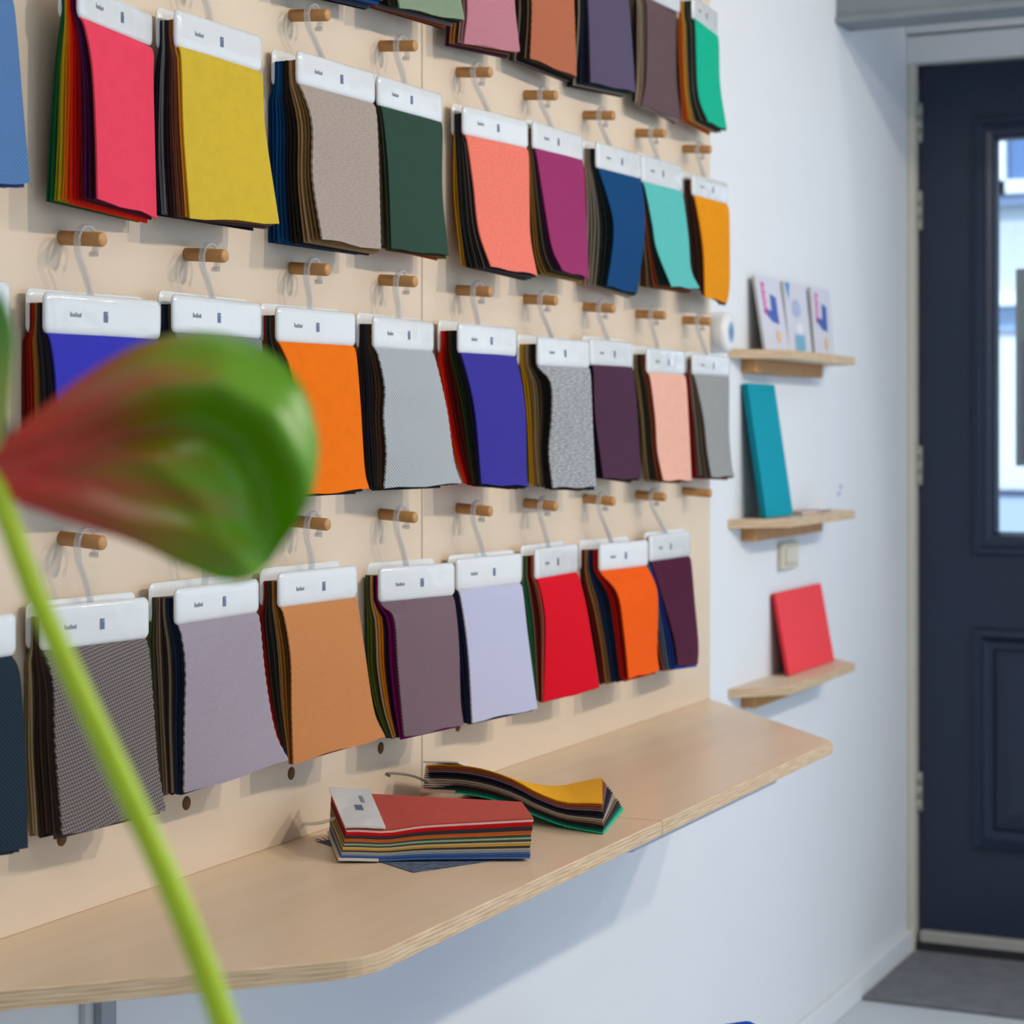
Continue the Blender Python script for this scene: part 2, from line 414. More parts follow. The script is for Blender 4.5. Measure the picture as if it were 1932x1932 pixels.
# ------------------------------------------------------------------ outside: street, facade opposite
M_FAC = plain('pale_brick_facade', (196, 200, 206), .9, .1, noise=.12, nscale=14)
struct('ground_outside', MB().box(XD + .12, 16, -12, 10, -.12, -.02), plain('street_paving', (150, 152, 156), .9, .1, noise=.06, nscale=3))
fx = 10.5
def fY(u): return onX(u, 800, fx)[1]
def fZ(v): return onX(1900, v, fx)[2]
fac = empty('facade_building', (fx, -1, 0), 'pale facade across the street seen through the door glass', 'building')
MB().box(fx, fx + .3, -9, 6, -.02, 6).build('facade_wall', M_FAC, fac)
M_WF = plain('white_window_frame', (245, 246, 248), .5)
fwn = MB(); y0, y1 = fY(1876), fY(1960)
zb, zt = fZ(368), fZ(230); wv = abs(fY(1876) - fY(1903))
fwn.box(fx - .08, fx, y1, y0, zb, fZ(343)); fwn.box(fx - .08, fx, y0 - wv, y0 + .02, zb, zt + .6); fwn.box(fx - .08, fx, y1, y0, zt + .55, zt + .65); fwn.box(fx - .08, fx, y1 - wv, y1, zb, zt + .65)
wfr = fwn.build('window_frame', M_WF, fac)
MB().box(fx - .03, fx - .02, y1 - wv, y0, zb, zt + .65).build('window_pane', plain('dark_street_glass', (92, 122, 168), .1, .6), fac)
MB().box(fx - .06, fx, y1 - .3, y0 + .3, fZ(390), fZ(370)).build('window_sill', plain('grey_sill', (120, 136, 166), .8), fac)
MB().box(fx - .1, fx, -6, 4, fZ(578), fZ(553)).build('white_band', M_WF, fac)
MB().box(fx - .02, fx, -6, 4, fZ(625), fZ(578)).build('shop_fascia', plain('fascia_blue', (150, 172, 202), .7), fac)
MB().box(fx - .05, fx, -6, 4, -.02, fZ(640)).build('white_plinth', plain('white_render', (226, 230, 234), .8), fac)
MB().box(fx - .09, fx, -6, 4, fZ(934), fZ(923)).build('dark_ledge', plain('slate_ledge', (70, 84, 112), .8), fac)
MB().box(fx - .08, fx, -6, 4, -.02, fZ(934)).build('base_course', plain('pale_base_course', (176, 190, 208), .8), fac)

# ------------------------------------------------------------------ pegboard panels with pegs
PX0, PDX, PROW = 1.63305, .212246, .294
def peg_pos(r, c): return PX0 + PDX*c, ZC + .18677 - (r - 2)*PROW
ZD = ZC - .4797                       # worktop surface
SEAM = 2.3800
panels = []
for nm, x0, x1, lb in (('pegboard_panel', 1.285, SEAM - .0012, 'birch plywood pegboard panel on the wall, nearer the plant, left of the seam'),
                       ('pegboard_panel', SEAM + .0012, 3.464, 'birch plywood pegboard panel on the wall, farther one ending beside the white wall')):
    e = empty(nm, ((x0 + x1)/2, 0, ZD), lb, 'panel')
    MB().box(x0, x1, 0, YW, ZD, 2.36).build('board', M_PANEL, e, bevel=.0008, seg=1)
    panels.append(e)
def peg_panel(x): return panels[0] if x < SEAM else panels[1]
PEG_L, PEG_R, DROOP = .050, .0072, math.tan(math.radians(4))
pegmesh = None
def add_peg(r, c):
    global pegmesh
    x, z = peg_pos(r, c); par = peg_panel(x)
    if pegmesh is None:
        o = MB().tube([(0, .004, .0003), (0, -.002, 0), (0, -PEG_L + .0015, -DROOP*PEG_L), (0, -PEG_L, -DROOP*PEG_L)],
                      [PEG_R, PEG_R, PEG_R, PEG_R*.86], 18).build('peg', M_PEG); pegmesh = o.data; COL.objects.unlink(o); bpy.data.objects.remove(o)
        pegmesh.name = 'peg'
    o = bpy.data.objects.new('peg', pegmesh); COL.objects.link(o); o.parent = par
    o.location = Vector((x, 0, z)) - par.location
for r in (0, 1, 2, 3):
    for c in range(-1, 9):
        if r == 0 and c < 2: continue
        add_peg(r, c)
hm = MB(); hm.tube([(0, .0005, 0), (0, -.0004, 0)], .0076, 18); hmo = hm.build('peg_hole', M_HOLE); hmesh = hmo.data; bpy.data.objects.remove(hmo)  # flat disc on the board, dark inside of an empty hole painted on
for c in range(-1, 5):
    x, z = peg_pos(4, c); par = peg_panel(x)
    o = bpy.data.objects.new('peg_hole', hmesh); COL.objects.link(o); o.parent = par; o.location = Vector((x, 0, z)) - par.location

# ------------------------------------------------------------------ hanging swatch books
# name: tag TL,TR,BR,BL | front sheet left edge | front sheet right edge | backmost sheet left edge
BOOKS = {
# top row (cut by the frame)
'r0c2':([(563,-387),(711,-307),(710,-247),(563,-324)],[(577,-318),(591,-200),(600,-30)],[(707,-247),(716,-120),(722,3)],[(540,-325),(524,-200),(520,-25)]),
'r0c3':([(715,-308),(838,-240),(837,-184),(714,-250)],[(722,-245),(735,-100),(755,14)],[(832,-186),(862,-40),(877,39)],[(700,-250),(690,-100),(668,2)]),
'r0c4':([(858,-221),(972,-166),(972,-113),(858,-166)],[(868,-160),(882,0),(876,81)],[(966,-115),(971,0),(981,98)],[(838,-160),(846,0),(842,82)]),
'r0c5':([(985,-164),(1078,-118),(1079,-69),(985,-112)],[(995,-107),(1004,0),(1001,110)],[(1075,-70),(1083,0),(1088,145)],[(970,-110),(976,20),(962,110)]),
'r0c6':([(1100,-103),(1184,-63),(1184,-9),(1100,-57)],[(1106,-52),(1111,20),(1115,156)],[(1182,-10),(1189,30),(1199,174)],[(1084,-60),(1087,20),(1072,160)]),
'r0c7':([(1209,-70),(1285,-12),(1286,38),(1211,-24)],[(1219,-17),(1221,20),(1220,145),(1211,200)],[(1270,27),(1276,145),(1283.5,226)],[(1199,-20),(1198,20),(1195,188)]),
'r0c8':([(1307,-12),(1357,23),(1354,68),(1310,36)],[(1311,38),(1318,174),(1337,230)],[(1352,68),(1359,159),(1372,246)],[(1282,20),(1283,100),(1290,226)]),
# second row
'r1cm':([(-110,-125),(28,-60),(28,4),(-108,-60)],[(-97,-52),(-95,100),(-98,345)],[(30,6),(46,224),(57,346)],[(-135,-60),(-140,100),(-140,345)]),
'r1c0':([(151,-31),(292,21),(289,91),(152,29)],[(162,34),(175,126),(182,252),(185,377)],[(281,90),(290,168),(296,411)],[(120,14),(106,140),(92,380)]),
'r1c1':([(336,17),(499,68),(496,137),(331,87)],[(342,95),(347,252),(359,411)],[(489,137),(500,238),(527,422)],[(304,30),(297,140),(293,280),(298,402)]),
'r1c2':([(563,91),(711,140),(710,200),(563,154)],[(574,160),(590,232),(591,335),(609,450)],[(707,201),(714,280),(719,472)],[(521,112),(503,224),(510,307),(493,458)]),
'r1c3':([(715,138),(838,180),(837,236),(714,196)],[(722,201),(732,307),(739,470)],[(831,235),(835,363),(847,482)],[(700,190),(700,300),(704,461)]),
'r1c4':([(876,197),(999,229),(998,283),(875,252)],[(883,256),(894,348),(904,435),(927,504)],[(993,284),(999,377),(1001,449),(1014,519)],[(859,215),(858,290),(860,377),(872,498)]),
'r1c5':([(1007,227),(1101,256),(1102,306),(1007,280)],[(1016,284),(1031,406),(1043,470),(1062,511)],[(1100,307),(1107,435),(1111,525)],[(997,270),(1000,464),(1012,513)]),
'r1c6':([(1127,267),(1211,290),(1211,343),(1127,313)],[(1138,319),(1156,406),(1157,464),(1146,539)],[(1209,343),(1217,435),(1202,554)],[(1104,283),(1105,400),(1100,533)]),
'r1c7':([(1212,290),(1289,313),(1288,362),(1212,343)],[(1219,346),(1231,420),(1240,470),(1268,540)],[(1286,362),(1299,449),(1304,510),(1320,545)],[(1205,345),(1212,464),(1210,538)]),
'r1c8':([(1308,327),(1375,345),(1375,387),(1308,367)],[(1317,372),(1327,464),(1331,560)],[(1372,387),(1377,435),(1377,536),(1372,571)],[(1291,338),(1292,406),(1302,510)]),
# third row
'r2cm':([(-150,516),(22,528),(23,603),(-150,600)],[(-135,602),(-130,750),(-130,930)],[(10,604),(10,750),(18,940)],[(-175,602),(-180,750),(-180,935)]),
'r2c0':([(87,550),(306,567),(306,643),(85,627)],[(102,633),(107,733),(110,950)],[(296,642),(305,760),(320,940)],[(60,556),(47,640),(43,780),(46,945)]),
'r2c1':([(329,550),(495,576),(498,646),(328,621)],[(340,625),(345,730),(350,940)],[(488,646),(496,760),(505,930)],[(308,560),(306,640),(305,780),(308,935)]),
'r2c2':([(523,579),(673,588),(674,653),(525,646)],[(537,650),(552,720),(568,935)],[(672,654),(680,757),(688,883),(697,922)],[(499,590),(497,646),(500,760),(510,930)]),
'r2c3':([(706,594),(820,608),(822,667),(708,655)],[(720,659),(727,730),(725,785),(730,855),(726,922)],[(820,667),(843,771),(857,869),(871,912)],[(680,610),(677,676),(684,855),(695,920)]),
'r2c4':([(866,608),(975,619),(979,675),(868,665)],[(881,669),(896,771),(909,914)],[(977,676),(991,771),(994,897),(999,917)],[(833,620),(828,676),(852,827),(877,912)]),
'r2c5':([(1016,637),(1114,641),(1115,696),(1017,690)],[(1027,694),(1041,724),(1042,788),(1037,850),(1044,920)],[(1114,697),(1119,813),(1125,919)],[(982,648),(980,679),(993,788),(998,911)]),
'r2c6':([(1114,639),(1195,645),(1196,695),(1116,689)],[(1118,692),(1124,788),(1139,903)],[(1195,695),(1204,801),(1209,904)],[(1104,690),(1112,788),(1121,898)]),
'r2c7':([(1222,656),(1293,662),(1295,709),(1223,703)],[(1228,706),(1237,788),(1241,850),(1252,906)],[(1293,709),(1299,788),(1305,906)],[(1197,664),(1198,701),(1208,788),(1216,904)]),
'r2c8':([(1308,664),(1378,676),(1380,713),(1308,705)],[(1316,708),(1328,788),(1335,850),(1343,900)],[(1371,713),(1376,813),(1381,875),(1386,898)],[(1298,669),(1297,739),(1303,898)]),
# fourth row
'r3cm':([(-165,1180),(35,1158),(33,1241),(-165,1266)],[(-150,1268),(-145,1400),(-140,1630)],[(26,1244),(40,1290),(49,1435),(53,1602)],[(-195,1268),(-190,1400),(-180,1630)]),
'r3c0':([(80,1142),(284,1130),(284,1207),(78,1228)],[(88,1229),(102,1300),(106,1420),(119,1577)],[(275,1209),(287,1290),(298,1435),(313,1527)],[(60,1150),(46,1260),(47,1350),(58,1574)]),
'r3c1':([(332,1110),(490,1093),(493,1156),(335,1180)],[(346,1181),(351,1261),(349,1377),(348,1498)],[(486,1159),(501,1275),(519,1377),(545,1433)],[(290,1122),(286,1214),(293,1348),(304,1495)]),
'r3c2':([(527,1080),(677,1067),(676,1130),(529,1146)],[(543,1147),(549,1239),(551,1342),(554,1441)],[(671,1131),(688,1226),(706,1342),(727,1391)],[(499,1094),(491,1161),(508,1316),(535,1425)]),
'r3c3':([(717,1069),(860,1064),(861,1127),(718,1134)],[(732,1135),(745,1169),(752,1265),(763,1391)],[(858,1128),(866,1213),(869,1316),(875,1366)],[(680,1076),(680,1148),(703,1316),(732,1388)]),
'r3c4':([(862,1053),(987,1045),(987,1103),(864,1113)],[(874,1114),(884,1226),(892,1363)],[(983,1104),(996,1200),(1014,1337)],[(852,1110),(864,1250),(875,1364)]),
'r3c5':([(1011,1036),(1092,1026),(1093,1081),(1013,1092)],[(1019,1092),(1029,1161),(1029,1239),(1026,1325)],[(1090,1081),(1107,1148),(1120,1226),(1131,1298)],[(988,1044),(989,1122),(1003,1239),(1013,1316)]),
'r3c6':([(1132,1024),(1224,1020),(1226,1071),(1134,1075)],[(1148,1076),(1167,1122),(1179,1200),(1187,1280)],[(1226,1072),(1241,1122),(1240,1226),(1244,1266)],[(1094,1031),(1097,1096),(1122,1213),(1133,1288)]),
'r3c7':([(1226,1009),(1304,1003),(1304,1050),(1228,1060)],[(1231,1061),(1257,1148),(1273,1208),(1280,1257)],[(1299,1052),(1311,1135),(1318,1213),(1317,1253)],[(1222,1060),(1236,1200),(1247,1264)]),
}

G = 1.35     # sheets seen edge-on in the stack
# front colour, weave, description, sheet colours from the wall outwards
INFO = {
'r0c2':((36,72,112),'plain','dark blue front sheet, cut off by the top edge',[(24,26,34),(60,66,80),(20,40,80),(30,70,120),(24,60,104)]),
'r0c3':((128,146,122),'plain','sage green front sheet',[(50,26,22),(150,62,32),(30,32,52),(24,24,30),(96,92,92),(40,36,36),(26,24,24),(70,66,50),(40,44,34)]),
'r0c4':((186,122,134),'shag','fluffy dusty pink front sheet',[(58,24,44),(64,26,48),(150,96,40),(176,124,60),(60,26,26),(160,140,120),(170,120,124)]),
'r0c5':((178,104,74),'twill','rust orange twill front sheet',[(30,28,30),(70,64,62),(120,110,100),(32,28,28),(46,34,24),(36,28,22),(150,130,110),(46,32,22)]),
'r0c6':((88,78,104),'rib','greyish purple quilted front sheet',[(24,22,28),(28,26,30),(140,130,112),(30,34,50),(36,44,66),(26,30,44),(28,30,40)]),
'r0c7':((98,78,82),'rib','dark brown quilted front sheet',[(26,24,28),(28,26,28),(150,136,118),(160,146,126),(150,134,114),(110,96,92)]),
'r0c8':((14,178,142),'plain','mint green front sheet',[(170,90,34),(206,82,24),(216,90,30),(196,150,52),(206,160,60),(160,140,110),(34,50,44),(40,54,46),(120,112,100),(40,40,38),(60,60,56)]),
'r1cm':((84,122,172),'twill','light blue front sheet, cut off by the left edge',[(20,30,60),(24,34,70),(30,50,90),(40,60,100)]),
'r1c0':((232,66,92),'plain','coral red front sheet and rainbow coloured sheets behind',[(14,70,36),(18,76,40),(130,126,20),(170,140,20),(214,112,16),(226,84,14),(212,34,10),(190,14,12),(150,8,12),(110,8,20),(66,14,60),(56,12,44),(40,10,20)]),
'r1c1':((206,176,54),'plain','mustard yellow front sheet',[(24,28,40),(28,32,44),(110,112,116),(122,124,126),(34,26,34),(44,30,34),(70,52,48),(104,70,52),(112,78,56),(96,66,42),(190,140,30)]),
'r1c2':((166,152,142),'heather','beige grey front sheet over blue and brown sheets',[(6,44,84),(10,54,98),(14,70,120),(12,62,110),(8,44,82),(26,24,26),(34,30,28),(30,26,22),(130,104,72),(150,122,88),(120,92,58),(96,72,40)]),
'r1c3':((46,72,60),'plain','dark green front sheet',[(176,30,16),(60,52,30),(78,66,38),(58,56,38),(90,86,68),(66,52,24),(54,58,42)]),
'r1c4':((240,124,106),'heather','salmon pink front sheet',[(166,124,20),(150,112,20),(30,28,30),(50,50,52),(26,26,30),(70,68,64),(30,28,34),(96,92,84),(30,26,40)]),
'r1c5':((152,50,102),'plain','magenta front sheet',[(40,56,24),(70,60,30),(150,110,52),(130,96,48),(60,52,40),(90,78,60),(40,32,44),(52,24,60)]),
'r1c6':((12,68,118),'plain','deep blue front sheet beside the turquoise book',[(196,56,34),(140,130,118),(150,140,128),(126,118,108),(136,128,116),(34,40,40),(28,40,40),(22,34,36)]),
'r1c7':((92,188,182),'rib','turquoise front sheet curling out at its foot',[(70,50,40),(90,60,44),(130,104,60),(60,56,70),(150,72,34),(110,56,34),(30,50,48),(26,44,42),(20,40,40)]),
'r1c8':((230,146,12),'plain','amber orange front sheet at the row end',[(110,102,92),(84,70,60),(60,44,38),(54,38,34),(70,44,36),(60,30,24)]),
'r2cm':((70,120,90),'plain','white strip cut off by the left edge',[(60,60,60),(80,80,80),(60,64,60)]),
'r2c0':((56,56,176),'plain','bright blue front sheet partly behind the leaf',[(96,20,14),(120,24,14),(130,28,14),(160,80,24),(120,84,40),(30,28,32),(40,40,44),(34,34,42),(30,28,44)]),
'r2c1':((120,128,130),'plain','only its white strip in view above the leaf',[(20,34,52),(24,40,60),(26,30,40),(60,60,64)]),
'r2c2':((242,114,14),'plain','bright orange front sheet beside the leaf',[(110,24,22),(130,30,26),(60,58,58),(40,38,38),(80,78,76),(50,44,38),(70,44,26)]),
'r2c3':((168,174,178),'twill','light grey twill front sheet',[(60,40,28),(50,36,28),(34,34,42),(30,32,40),(44,44,48),(40,40,44),(70,50,34),(76,54,38),(44,34,28)]),
'r2c4':((58,52,148),'plain','violet blue front sheet over red and black sheets',[(196,50,16),(206,36,10),(160,20,12),(110,14,14),(64,14,16),(80,22,20),(44,56,20),(28,36,22),(24,32,28),(22,22,36)]),
'r2c5':((156,158,162),'melange','mottled grey tweed front sheet',[(60,54,40),(172,130,14),(160,120,14),(120,100,70),(150,128,96),(110,94,70),(70,60,46),(30,30,28),(24,24,24),(22,22,22)]),
'r2c6':((76,46,68),'plain','dark plum front sheet right beside the grey tweed',[(80,40,34),(60,40,40),(28,22,36),(24,20,32)]),
'r2c7':((238,178,158),'plain','pale peach front sheet',[(60,50,34),(110,94,66),(150,126,86),(60,56,48),(40,44,38),(44,46,42),(100,80,60),(120,52,30),(110,36,20)]),
'r2c8':((152,153,152),'plain','plain mid grey front sheet at the row end',[(90,50,60),(120,12,10),(130,14,12),(96,88,80),(120,112,104),(84,72,62),(110,98,84),(74,60,48)]),
'r3cm':((32,48,60),'twill','dark slate front sheet cut off by the left edge',[(40,40,44),(50,50,54),(40,44,50)]),
'r3c0':((112,104,102),'coarse','coarse brown grey woven front sheet behind the stem',[(110,96,74),(150,134,100),(160,146,112),(56,46,40),(44,36,32),(64,50,42),(48,38,34),(70,56,50),(52,42,38)]),
'r3c1':((158,148,160),'weave','pale mauve woven front sheet',[(54,90,34),(70,64,52),(110,96,82),(124,108,92),(44,38,40),(50,42,40),(116,104,90),(40,40,46),(28,40,60),(24,36,56),(20,30,48)]),
'r3c2':((198,132,82),'weave','tan orange front sheet',[(160,50,24),(120,20,18),(60,54,50),(36,34,34),(50,48,44),(130,116,90),(150,100,40),(140,90,34),(70,46,28)]),
'r3c3':((120,98,108),'twill','dusty mauve front sheet over olive and orange sheets',[(30,56,40),(74,90,36),(88,100,34),(52,56,30),(170,150,120),(206,130,20),(190,116,16),(40,20,44),(44,18,46),(116,6,86),(90,10,70)]),
'r3c4':((190,192,222),'weave','pale lavender blue front sheet',[(26,36,40),(20,28,52),(24,34,64),(22,30,58)]),
'r3c5':((216,8,34),'twill','bright red front sheet',[(120,116,90),(30,110,70),(36,100,62),(130,122,100),(96,20,14),(80,14,12),(164,90,76),(170,96,80)]),
'r3c6':((250,92,14),'plain','vivid orange front sheet',[(44,30,30),(110,24,22),(96,22,20),(140,104,60),(130,96,54),(28,48,96),(22,40,72),(20,34,58),(24,38,60),(150,16,12),(170,16,12),(110,8,8)]),
'r3c7':((78,28,54),'plain','dark burgundy front sheet at the row end',[(60,44,40),(150,86,66),(90,104,130),(80,98,130),(34,66,156),(30,60,150)]),
}
ROWN = {'0': 'top row', '1': 'second row', '2': 'third row', '3': 'bottom row'}
PINK = {'r1c2', 'r2c5', 'r3c0', 'r2c3', 'r3c1', 'r0c5'}

def marks(parent, P, ax, n, xl, xr, z0, z1, mat_a=None, emblem=.5):
    """small grey maker's word and little emblem printed on the strip (too small to read)"""
    w = xr - xl; zc = (z0 + z1)/2 - .001; out = .0004
    m = MB(); x = xl + w*.20
    for k, (ww, hh) in enumerate(((.0016, .0048), (.0018, .0032), (.0018, .0032), (.0018, .0046), (.0016, .0032), (.0014, .0032), (.0012, .0042))):
        q = [P + ax*(x + a) - n*out for a in (0, ww)]
        m.add([(q[0][0], q[0][1], zc - .0016), (q[1][0], q[1][1], zc - .0016), (q[1][0], q[1][1], zc - .0016 + hh), (q[0][0], q[0][1], zc - .0016 + hh)], [(0, 1, 2, 3)])
        x += ww + .0007
    m.build('maker_print', mat_a or M_INK, parent)
    m = MB(); x = xl + w*emblem
    for a0, a1, b0, b1 in ((0, .0032, -.005, .0056), (.0036, .0062, -.005, .0030), (.0036, .0062, .0036, .0056)):
        q = [P + ax*(x + a) - n*out for a in (a0, a1)]
        m.add([(q[0][0], q[0][1], zc + b0), (q[1][0], q[1][1], zc + b0), (q[1][0], q[1][1], zc + b1), (q[0][0], q[0][1], zc + b1)], [(0, 1, 2, 3)])
    m.build('emblem_print', M_INK2, parent)

def strip(name, P, ax, n, xl, xr, z0, z1, o0, o1, mat, parent, r=.007, bev=.0030):
    """plastic strip with rounded corners between depths o0 < o1 (outward)"""
    pts = []
    for cx_, cz_, a0 in ((xr - r, z1 - r, 0), (xl + r, z1 - r, 90), (xl + r, z0 + r, 180), (xr - r, z0 + r, 270)):
        for k in range(5):
            a = math.radians(a0 + 22.5*k); pts.append((cx_ + r*math.cos(a), cz_ + r*math.sin(a)))
    N = len(pts); V = []
    cxm, czm = (xl + xr)/2, (z0 + z1)/2
    def ring(inset, o):
        for x, z in pts:
            fx_ = (x - cxm)*(1 - inset/((xr - xl)/2)) + cxm; fz_ = (z - czm)*(1 - inset/((z1 - z0)/2)) + czm
            q = P + ax*fx_ - n*o; V.append((q[0], q[1], fz_))
    ring(0, o0); ring(0, o1 - bev); ring(bev*.4, o1 - bev*.42); ring(bev*1.6, o1 - bev*.12); ring(bev*3.6, o1)
    Fc = [(a*N + k, a*N + (k+1) % N, (a+1)*N + (k+1) % N, (a+1)*N + k) for a in range(4) for k in range(N)]
    Fc += [tuple(range(N))[::-1], tuple(range(4*N, 5*N))]
    m = MB(); m.add(V, Fc, 0, True); m.sm[-2] = False
    return m.build(name, mat, parent)

def hook(parent, pegx, pegz, y, att, name='hanger_hook'):
    """clear plastic hook: loop over the peg, S-shaped stem down to the strip"""
    zc = pegz - DROOP*(-y)
    R_ = .0150; pts = []
    for k in range(0, 13):                       # open end on the far side, over the top
        a = math.radians(-42 + 222*k/12); pts.append((pegx + R_*math.cos(a), y, zc - .0035 + R_*math.sin(a)*1.05))
    ax_, az_ = att
    L = pts[-1]
    for t, dx in ((.22, -.0005), (.45, .003), (.7, .004), (1.0, 0)):
        pts.append((L[0] + (ax_ - L[0])*t**1.3 + dx, y, L[2] + (az_ - .012 - L[2])*t))
    c = spline(pts, 36)
    m = MB(); m.tube(c, [.0021]*36, 8, flat=((0, 1, 0), 2.0))
    e = pts[0]
    m.tube([(e[0], e[1] - .004, e[2]), (e[0], e[1] + .004, e[2])], .0027, 8)
    return m.build(name, M_CLEAR, parent)

def make_book(key):
    tagp, fl, fr, bl = BOOKS[key]
    col, pat, desc, backs = INFO[key]
    r = int(key[1]); c = -1 if key[3] == 'm' else int(key[3])
    TL, TR, BR, BL = [np.array(p, float) for p in tagp]
    # orientation about the vertical: edge slopes of the strip plus the common strip width
    q = Wt = 0
    for a, b in ((TL, TR), (BL, BR)):
        s = (b - a)[1]/(b - a)[0]; h = HZ - (a + b)[1]/2; q += s*h; Wt += h*h
    um = (TL + TR)[0]/2; q0 = 1/(2841.5 - um)
    vp = um + (Wt + 200**2)/(q + 200**2*q0)
    ys = math.degrees(math.atan2(vp - CX, FPX)) - math.degrees(TH)
    cpx = tuple((TL + TR + BR + BL)/4); yf = -.040; best = None
    for it in range(3):
        P = onY(cpx[0], cpx[1], yf); best = None
        for yaw in np.arange(-14, 14.01, .5):
            a = -math.radians(yaw); ax = np.array([math.cos(a), math.sin(a), 0]); n = np.array([-ax[1], ax[0], 0])
            pt = [hit(p, P, n) for p in (TL, TR, BR, BL)]; xs = [(p - P) @ ax for p in pt]
            w = (xs[1] + xs[2] - xs[0] - xs[3])/2
            cost = ((w - .166)/.010)**2 + ((yaw - ys)/4)**2
            if best is None or cost < best[0]: best = (cost, ax, n, pt, xs, yaw)
        _, ax, n, pt, xs, yaw = best
        xl, xr = (xs[0] + xs[3])/2, (xs[1] + xs[2])/2
        prof = lambda pl, x: [((g - P) @ -n, g[2]) for g in (hit(p, P + ax*x, ax) for p in pl)]
        B = prof(bl, xl + .006); T = max(.009, min(.036, -B[0][0])); yf = -(.030 + T/2)
    z1, z0 = (pt[0][2] + pt[1][2])/2, (pt[2][2] + pt[3][2])/2
    Pf = np.array([P[0], P[1], 0])
    px, pz = peg_pos(r, c)
    lab = '%s swatch book with %s' % (ROWN[str(r)], desc)
    e = empty('swatch_book', (P[0], P[1], z0), lab, 'swatch book', 'fabric swatch books hanging on the pegboard')
    TT = .0040
    ft = strip('front_strip', Pf, ax, n, xl, xr, z0, z1, -TT, 0, M_TAG, e)
    marks(ft, Pf, ax, n, xl, xr, z0, z1, emblem=.50 + random.uniform(-.04, .04))
    strip('back_strip', Pf, ax, n, xl + .001, xr + .001, z0 + .001, z1 + .004, -T - .0022, -T - .0004, M_BTAG, e)
    hook(e, px, pz, max(-.040, -abs(yf) + T/2), (P[0] + random.uniform(-.004, .006), z1))
    # ---- sheets
    omin = lambda x: -(abs((Pf + ax*x)[1]) - .004)                         # keep clear of the board
    def front(pr):
        pr = [p for p in pr if p[1] < z0 - .004]
        return [(-TT - .0012, z1 - .010), (-TT - .0008, z0 + .003), (min(pr[0][0], .002), z0 - .006)] + pr
    Ff, Fr_ = spline(front(prof(fl, xl + .005)), 40), spline(front(prof(fr, xr - .005)), 40)
    bp = [p for p in B if p[1] < z0 - .004]
    Bf = spline([(-T, z1 - .010), (-T, z0 + .004)] + bp, 40)
    Br = np.stack([np.minimum(-T*.85 + (Fr_[:, 0] - Fr_[0, 0])*.35, Fr_[:, 0] - T*.7), Fr_[:, 1] - .004], 1)
    Bf[:, 0] = np.maximum(Bf[:, 0], omin(xl)); Br[:, 0] = np.maximum(Br[:, 0], omin(xr))
    Bf[:, 0] = np.minimum(Bf[:, 0], Ff[:, 0] - .006)
    n_back = len(backs); N = n_back + 1
    gap = float(np.mean(Ff[12:, 0] - Bf[12:, 0]))/N
    th = max(.0007, min(.0024, gap*.62))
    def sheet(t, col_m, front_=False):
        ni, nj = (41, 7) if front_ else (15, 3)
        ii = np.linspace(0, 39, ni)
        jx, jz = (0, 0) if front_ else (random.uniform(-.0014, .0012), random.uniform(-.004, .002))
        ph = random.uniform(0, 6.28)
        ok = lambda A, B_: np.stack([np.interp(ii, np.arange(40), (A*(1 - t) + B_*t)[:, k]) for k in (0, 1)], 1)
        LL, RR = ok(Bf, Ff), ok(Br, Fr_)
        A = np.zeros((ni, nj, 3)); uv = []
        for i in range(ni):
            s = i/(ni - 1)
            for j in range(nj):
                g = j/(nj - 1); o = LL[i, 0]*(1 - g) + RR[i, 0]*g; z = LL[i, 1]*(1 - g) + RR[i, 1]*g
                x = (xl + .005)*(1 - g) + (xr - .005)*g + jx
                if front_:
                    o += math.sin(g*math.pi)*(.0012 + .0025*s*math.sin(ph))*min(1, s*4)
                    if key in PINK: x += (.0007 if i % 2 else -.0007)*(1 if j == nj - 1 else (-1 if j == 0 else 0))
                    z += .0012*math.sin(g*9 + ph)*s
                else: o += .0004*math.sin(s*7 + ph)
                z += jz*s
                q_ = Pf + ax*x - n*o; A[i, j] = (q_[0], q_[1], z); uv.append((x - xl + .01, s*.22 + .01))
        m = slab(A, n*th, uv)
        m.build('fabric_sheet', col_m, e)
    for k in range(n_back):
        sheet(k/n_back, fabric(backs[k], 'plain', G))
    sheet(1.0, fabric(col, pat), True)
for key in BOOKS: make_book(key)

# ------------------------------------------------------------------ worktop in two boards under the pegboard
TK = .018
def board(name, poly, label):
    o = MB().prism(poly, ZD - TK, ZD, 0, 1).build(name, [M_DESK, M_PLY], origin=(poly[0][0], poly[0][1], ZD - TK), bevel=.0012, seg=1)
    return tag(o, label, 'worktop')
YF = -.345
def rnd(a, b, c, r=.03, k=5):
    """rounded corner at b"""
    a, b, c = map(np.array, (a, b, c)); u = (a - b)/np.linalg.norm(a - b); v = (c - b)/np.linalg.norm(c - b)
    p, q = b + u*r, b + v*r
    return [tuple((1 - t)**2*p + 2*t*(1 - t)*b + t*t*q) for t in np.linspace(0, 1, k)]
bx0, bx1 = 1.285, 3.464; SD = 2.3575
A0, A1, A2, A3 = (bx0 - .010, .010), (bx0 + .345, YF), (SD - .0008, YF), (SD - .0008, .010)
board('worktop', [A0] + rnd(A0, A1, A2, .035) + [A2, A3], 'birch plywood worktop board with a slanted end, the half nearer the plant')
B0, B1, B2, B3 = (SD + .0008, .010), (SD + .0008, YF), (bx1 - .39, YF), (bx1 + .010, .010)
board('worktop', [B0, B1] + rnd(B1, B2, B3, .012) + [B3], 'birch plywood worktop board, the far half ending in a slanted edge by the white wall')
